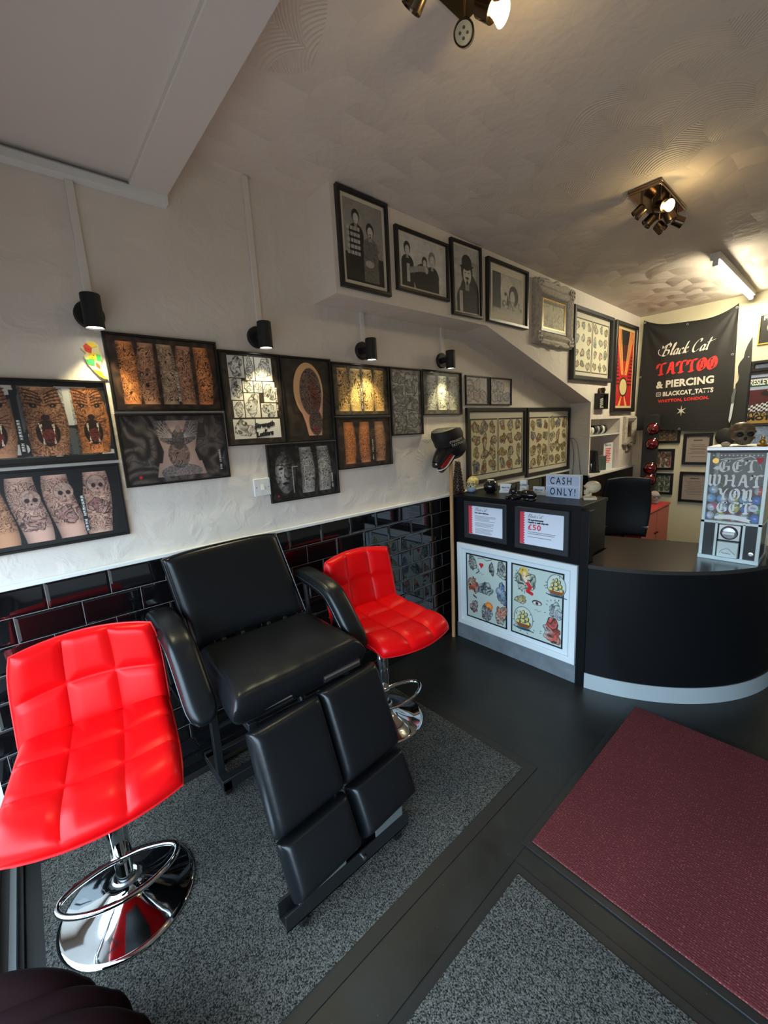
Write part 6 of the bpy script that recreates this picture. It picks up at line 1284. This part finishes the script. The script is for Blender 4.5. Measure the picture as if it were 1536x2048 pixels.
mb = MB(); mb.prism([(0.0, 0.0), (0.012, 0.05), (0.022, 0.20), (0.0, 0.19), (-0.008, 0.03)], 0, 0.004); mb.v = [(x, -z, y) for x, y, z in mb.v]; obj('blade', mb, 'paper', t, smooth=False)
mb = MB(); mb.prism([(0.0, 0.19), (0.022, 0.20), (0.028, 0.32), (0.010, 0.33), (-0.004, 0.24)], 0, 0.008); mb.v = [(x, -z, y) for x, y, z in mb.v]; obj('handle', mb, 'alu', t, smooth=False)
mb = MB(); mb.lathe([(0, 0), (0.085, 0), (0.085, 0.03), (0.075, 0.036), (0, 0.036)], 36, (0, 0, 0), (0, -1, 0)); tag(obj('round_plaque', mb, 'charcoal', loc=(1.035, 5.35, 1.290)), 'round dark grey plaque partly hidden behind the bronze skull', 'plaque')
def art_band(w, h):
    a = Art(w, h, 0.004, (0.08, 0.08, 0.07)); a.put(a.ell(w * 0.5, h * 0.55, w * 0.30, h * 0.26), (0.72, 0.70, 0.62)); a.put(a.tat(5, 0.02) * a.ell(w * 0.5, h * 0.52, w * 0.28, h * 0.28), (0.1, 0.1, 0.09)); a.put(a.ell(w * 0.5, h * 0.22, w * 0.16, h * 0.08), (0.8, 0.78, 0.7))
    for x in (0.38, 0.62): a.put(a.ell(w * x, h * 0.58, w * 0.07, h * 0.06), (0.08, 0.08, 0.08))
    return a
t = picture('small gilt framed dark print with a pale skull emblem above the racing poster', 'framed picture', 'back', 5.35, 1.193, 1.44, 2.125, 2.392, 0.012, 0.018, 'gold', art_band, 'print'); text('lettering', 'MOT', 0.05, 'ink_white', t, (0.03, 0.215, 0.010), bold=0.002, ext=0.0002)
def art_race(w, h):
    a = Art(w, h, 0.004, (0.62, 0.66, 0.78)); a.put(a.rect(0, w, h * 0.90, h * 0.925), (0.05, 0.07, 0.12)); a.put(a.rect(0, w, h * 0.74, h * 0.86), (0.02, 0.30, 0.27)); a.put(a.rect(0, w, h * 0.22, h * 0.68), (0.30, 0.10, 0.14)); a.put(a.ell(w * 0.40, h * 0.60, w * 0.22, h * 0.08), (0.10, 0.09, 0.10)); a.put(a.ell(w * 0.6, h * 0.56, w * 0.12, h * 0.05), (0.75, 0.75, 0.8)); a.put(a.seg([(w * 0.3, h * 0.65), (w * 0.4, h * 0.6), (w * 0.38, h * 0.54), (w * 0.46, h * 0.5)], 0.01), (0.8, 0.5, 0.2))
    m = a.poly([(0.0, h * 0.24), (0.0, h * 0.36), (w, h * 0.56), (w, h * 0.30), (w * 0.6, h * 0.24)]); ck = ((np.floor(a.X / 0.018) + np.floor((a.Y - a.X * 0.3) / 0.018)) % 2); a.put(m * ck, (0.85, 0.85, 0.85)); a.put(m * (1 - ck), (0.05, 0.05, 0.08)); a.put(a.rect(0, w, 0, h * 0.21), (0.66, 0.52, 0.16)); return a
t = picture('racing poster with green title bar and chequered flag at the right edge', 'poster', 'back', 5.342, 1.165, 1.62, 1.395, 1.880, 0.014, 0.02, 'frame_black', art_race, 'print', name='framed_poster')
text('lettering', 'RESLEY', 0.072, 'ink_white', t, (0.006, 0.369, 0.0078), bold=0.002, ext=0.0002, sx_=0.62)
text('lettering', 'TTAT-TO', 0.040, 'ink_black', t, (0.012, 0.088, 0.0078), bold=0.002, ext=0.0002, sx_=1.15); text('lettering', 'MOTY', 0.055, 'ink_black', t, (0.0145, 0.044, 0.0078), bold=0.003, ext=0.0002, sx_=1.35)
def art_blue(seed):
    def f(w, h): a = Art(w, h, 0.005, (0.58, 0.66, 0.78)); a.put(a.tat(seed, 0.04, 3) * 0.6, (0.25, 0.33, 0.48)); return a
    return f
def art_top(w, h): a = Art(w, h, 0.005, (0.30, 0.36, 0.48)); a.put(a.tat(6, 0.05, 2) * 0.6, (0.5, 0.48, 0.46)); a.put(a.ell(w * 0.35, h * 0.5, w * 0.12, h * 0.4), (0.6, 0.68, 0.8)); return a
picture('dark rounded-corner board with blue picture directly above the racing poster', 'poster', 'back', 5.342, 1.170, 1.62, 1.885, 1.985, 0.030, 0.02, 'frame_black', art_top, 'print', name='framed_poster')
picture('pale blue sketch sheet on the wall below the racing poster', 'poster', 'back', 5.346, 1.20, 1.60, 1.04, 1.386, 0.006, 0.006, 'frame_slate', art_blue(4), 'print', name='poster_sheet')

# ================================================================== back corner: tower, cabinet, office chair, alcove things
t = thing('light_tower', 'tall narrow black tower with glossy red domed lenses in the back corner', 'light tower', (0.435, 5.12, 0), (0, 0, math.radians(12)))
mb = MB(); mb.box(-0.068, 0.068, -0.07, 0.14, 0.0, 1.545); obj('housing', mb, 'blackmatt', t, bevel=0.004)
for z in (1.40, 1.245, 0.985, 0.865):
    mb = MB(); mb.lathe([(0.062, 0), (0.064, 0.008), (0.058, 0.012), (0.056, 0.0)], 32, (0.020, -0.070, z), (0, -1, 0)); rg = obj('bezel', mb, 'blackgloss', t)
    mb = MB(); mb.lathe([(0.056, 0.004)] + [(0.056 * math.cos(a), 0.004 + 0.034 * math.sin(a)) for a in np.linspace(0.1, PI / 2, 8)], 32, (0.020, -0.070, z), (0, -1, 0)); obj('red_lens', mb, 'redlens', t)
t = thing('cabinet', 'low red painted cabinet against the left wall behind the office chair', 'cabinet', (0.46, 4.55, 0))
mb = MB(); mb.box(-0.24, 0.22, -0.42, 0.40, 0.0, 0.63); obj('carcass', mb, 'redcab', t, bevel=0.003); mb = MB(); mb.box(-0.245, 0.240, -0.43, 0.41, 0.63, 0.652); obj('top_board', mb, 'redcab', t, bevel=0.003)
for y0, y1, hy in ((-0.41, 0.005, -0.02), (0.013, 0.39, 0.035)):
    mb = MB(); mb.box(0.220, 0.236, y0, y1, 0.03, 0.622); d = obj('door', mb, 'redcab', t, bevel=0.002); mb = MB(); mb.box(0.236, 0.250, hy - 0.012, hy + 0.012, 0.40, 0.414); obj('handle', mb, 'bronze', d)
M['crystal'] = mat('clear_crystal', (0.8, 0.8, 0.78), 0.05); M['crystal'].node_tree.nodes['Principled BSDF'].inputs['Transmission Weight'].default_value = 0.7
skull('glass_skull', 'small clear glass skull on the red cabinet', 'ornament', (0.60, 4.80, 0.652), 0.13, math.radians(40), 'crystal', 'alu')
OC = (0.83, 3.46, 0)
t = thing('office_chair', 'black mesh-backed office chair behind the reception desk', 'office chair', OC, (0, 0, math.radians(210)))
def Pob(s, t_): u = 2 * t_ - 1; return (u * (0.155 + 0.03 * math.sin(PI * s)) , -0.20 - 0.035 * (1 - u * u) - 0.06 * math.sin(PI * s * 0.8) + 0.06 * (1 - s) * 0, 1.055 - 0.50 * s - 0.015 * u * u * (1 - s))
mb = MB(); cushion(mb, Pob, 0.04, None, 30, 30, 10); weld(obj('backrest', mb, 'blackmatt', t))
mb = MB(); cushion(mb, lambda s, t_: (0.235 * (2 * t_ - 1), -0.20 + 0.44 * s, 0.47 - 0.02 * s * s), 0.07, None, 30, 30, 8); weld(obj('seat', mb, 'blackmatt', t))
for s in (-1, 1):
    mb = MB(); mb.tube(crom([(s * 0.20, 0.0, 0.44), (s * 0.26, 0.0, 0.46), (s * 0.265, 0.0, 0.54)], 6), 0.014, 10); mb.box(s * 0.265 - 0.03, s * 0.265 + 0.03, -0.13, 0.11, 0.54, 0.562); obj('armrest', mb, 'blackmatt', t, bevel=0.006)
mb = MB(); mb.tube(crom([(0.17, -0.245, 0.63), (0.0, -0.29, 0.655), (-0.17, -0.245, 0.63)], 8), 0.012, 8); obj('lumbar_bar', mb, 'alu', t)
mb = MB(); mb.cyl((0, 0, 0.10), (0, 0, 0.44), 0.026); mb.tube([(0, -0.05, 0.42), (0, -0.27, 0.45), (0, -0.29, 0.62)], 0.018, 10); obj('column', mb, 'dsteel', t)
mb = MB()
for k in range(5): a = k * 2 * PI / 5; mb.tube([(0, 0, 0.11), (0.28 * math.cos(a), 0.28 * math.sin(a), 0.075)], [0.024, 0.014], 10)
obj('star_base', mb, 'dsteel', t)
for k in range(5):
    a = k * 2 * PI / 5; c = Vector((0.28 * math.cos(a), 0.28 * math.sin(a), 0.028)); d = Vector((-math.sin(a), math.cos(a), 0)) * 0.018; mb = MB(); mb.cyl(c - d, c + d, 0.027, n=20); obj('caster', mb, 'blackgloss', t)
# alcove: rolls of tape, kettle, books
random.seed(3)
for k, (m, lab) in enumerate((('bone', 'cream roll standing at the left of the row on the upper alcove shelf'), ('white', 'white roll second in the row on the upper alcove shelf'), ('blackmatt', 'black roll third in the row on the upper alcove shelf'), ('ink_grey', 'dark grey roll in the middle of the row on the upper alcove shelf'), ('blackmatt', 'black roll right of the middle in the row on the upper alcove shelf'), ('white', 'white ring near the right of the row on the upper alcove shelf'), ('blackmatt', 'black roll at the right end of the row on the upper alcove shelf'))):
    R_ = 0.038 if k < 2 else 0.045; mb = MB(); mb.lathe([(R_ * 0.6, 0), (R_, 0), (R_, 0.03), (R_ * 0.6, 0.03), (R_ * 0.6, 0)], 28, (0, 0, R_), (0.35, 1, 0))
    tag(obj('tape_roll', mb, m, loc=(0.105, 4.30 + 0.062 * k, 1.3805)), lab, 'tape roll', 'rolls on the upper alcove shelf')
t = thing('kettle', 'tall black electric kettle with a loop handle in the lower alcove', 'kettle', (0.105, 4.44, 0.992))
mb = MB(); mb.lathe([(0, 0), (0.078, 0), (0.080, 0.02), (0.072, 0.10), (0.060, 0.21), (0.055, 0.222), (0, 0.232)], 32); obj('jug', mb, 'blackgloss', t)
mb = MB(); mb.tube(crom([(0.0, 0.055, 0.20), (0.0, 0.115, 0.205), (0.0, 0.135, 0.16), (0.0, 0.115, 0.06), (0.0, 0.076, 0.04)], 8), 0.010, 10); obj('handle', mb, 'blackgloss', t); mb = MB(); mb.lathe([(0, 0.0), (0.088, 0.0), (0.088, 0.012), (0, 0.012)], 28); obj('base', mb, 'blackmatt', t)
mb = MB(); mb.box(-0.01, 0.01, -0.06, 0.06, 0, 0.15); tag(obj('notebook', mb, mat('dark_green_cover', (0.05, 0.07, 0.06), 0.5), loc=(0.12, 4.665, 0.9925), rot=(0, 0, -0.3), smooth=False), 'dark green book standing beside the kettle in the alcove', 'book')
t = thing('leaflet', 'white leaflet with rows of red text leaning in the lower alcove', 'leaflet', (0.13, 4.80, 0.993), (0, 0, -0.25))
mb = MB(); mb.box(-0.003, 0.003, -0.075, 0.075, 0, 0.285); obj('sheet', mb, 'mountw', t, smooth=False)
mb = MB()
for k in range(9): mb.box(0.003, 0.0035, -0.045, 0.045 - 0.01 * (k % 3), 0.215 - k * 0.018, 0.225 - k * 0.018)
obj('red_text', mb, 'ink_red', t, smooth=False); text('lettering', 'Black Cat', 0.026, 'ink_black', t, (-0.06, 0.25, 0), ext=0.0, bold=0.0008, shear=0.3, warp=lambda x, y, z: (0.0036, x, y))

# ================================================================== ceiling fittings
def fixture(loc, L0, label, heads, strips=()):
    t = thing('ceiling_spotlight', label, 'ceiling light', loc, group='bronze ceiling spotlight plates')
    W_ = 0.150; mb = MB(); mb.box(-W_ / 2, W_ / 2, 0, L0, -0.012, 0.0); mb.box(-W_ / 2 + 0.004, W_ / 2 - 0.004, 0.004, L0 - 0.004, -0.024, -0.010); obj('plate', mb, 'plate', t, bevel=0.002)
    for (x, y, dx, dy, dz, lit) in heads:
        drop = 0.062; d = Vector((dx, dy, dz)).normalized(); p = Vector((x, y, -0.024 - drop))
        mb = MB(); mb.tube([(x, y, -0.02), (x, y, -0.024 - drop * 0.75)], 0.005, 8); mb.tube(crom([(x, y, -0.024 - drop * 0.75), (x + 0.004, y, -0.024 - drop * 0.9), tuple(p)], 4), 0.0035, 8); obj('arm', mb, 'bronze', t)
        q = p - d * 0.018
        mb = MB(); mb.lathe([(0, 0), (0.020, 0.0), (0.026, 0.006), (0.028, 0.05), (0.026, 0.052), (0.024, 0.044), (0, 0.042)], 28, q, d); hd = obj('lamp_head', mb, 'bronze', t)
        if lit:
            mb = MB(); mb.lathe([(0.012, 0.046), (0.015, 0.058), (0.024, 0.078), (0.026, 0.082), (0, 0.083)], 24, q, d); obj('lit_bulb', mb, 'bulb', hd)
            l = point('lamp_glow', (0, 0, 0), lit * 0.25, (1.0, 0.72, 0.32), 0.02); l.parent = t; l.location = q + d * 0.068 + Vector((0, 0, -0.03)); s = spot('lamp_light', (0, 0, 0), tuple(d), lit, math.radians(80), 0.6, (1.0, 0.78, 0.45), 0.02); s.parent = t; s.location = q + d * 0.086
        else:
            mb = MB(); mb.lathe([(0.0, 0.0445), (0.0235, 0.0445), (0.0235, 0.047), (0, 0.047)], 24, q, d); fc = obj('socket_face', mb, 'alu', hd)
            mb = MB(); a_ = d.orthogonal().normalized(); b_ = d.cross(a_)
            for k in range(4): c = q + d * 0.047 + (a_ * math.cos(k * PI / 2 + 0.5) + b_ * math.sin(k * PI / 2 + 0.5)) * 0.010; mb.cyl(c, c + d * 0.001, 0.0035, n=10)
            obj('pin_holes', mb, 'ink_black', fc, smooth=False)
    return t
fixture((1.092, 2.515, 2.632), 0.425, 'bronze ceiling spotlight plate over the reception area with one glowing bulb',
        [(-0.028, 0.06, -0.7, -0.2, -0.6, 0), (-0.028, 0.215, -0.6, -0.3, -0.6, 0), (-0.030, 0.35, 0.5, 0.2, -0.7, 0), (0.045, 0.10, 0.75, -0.45, -0.35, 9), (0.045, 0.24, 0.3, 0.2, -0.8, 0), (0.050, 0.36, 0.7, 0.5, -0.45, 0)])
fixture((1.125, 0.725, 2.6535), 0.425, 'bronze ceiling spotlight plate cropped by the top edge of the view',
        [(-0.040, 0.385, 0.45, -0.75, -0.5, 0), (0.040, 0.36, 0.75, 0.25, -0.65, 7), (-0.040, 0.20, -0.6, -0.1, -0.6, 0), (0.04, 0.12, 0.5, 0.5, -0.6, 0)])
t = thing('tube_light', 'white fluorescent tube light on the ceiling near the banner', 'ceiling light', (1.13, 4.55, 2.604))
mb = MB(); mb.box(-0.028, 0.028, -0.72, 0.72, -0.045, 0.004); obj('batten', mb, 'white', t, bevel=0.003)
mb = MB(); mb.cyl((0, -0.69, -0.062), (0, 0.69, -0.062), 0.0155, n=20); obj('tube', mb, 'tube', t)
for y in (-0.70, 0.70): mb = MB(); mb.box(-0.016, 0.016, y - 0.012, y + 0.012, -0.080, -0.04); obj('end_cap', mb, 'white', t, bevel=0.003)
a = area('tube_lamp', (0, 0, 0), (0, 0, 0), 0.05, 1.38, 18, (1.0, 0.91, 0.64)); a.parent = t; a.location = (0, 0, -0.080)
mb = MB(); mb.tube(crom([(0.10, 0.606, 2.575), (0.12, 0.65, 2.60), (0.13, 0.69, 2.635), (0.132, 0.70, 2.654)], 5), 0.0022, 6); tag(obj('cable_end', mb, 'ink_black'), 'short dark wire end curling out of the ceiling beside the beam', 'cable')
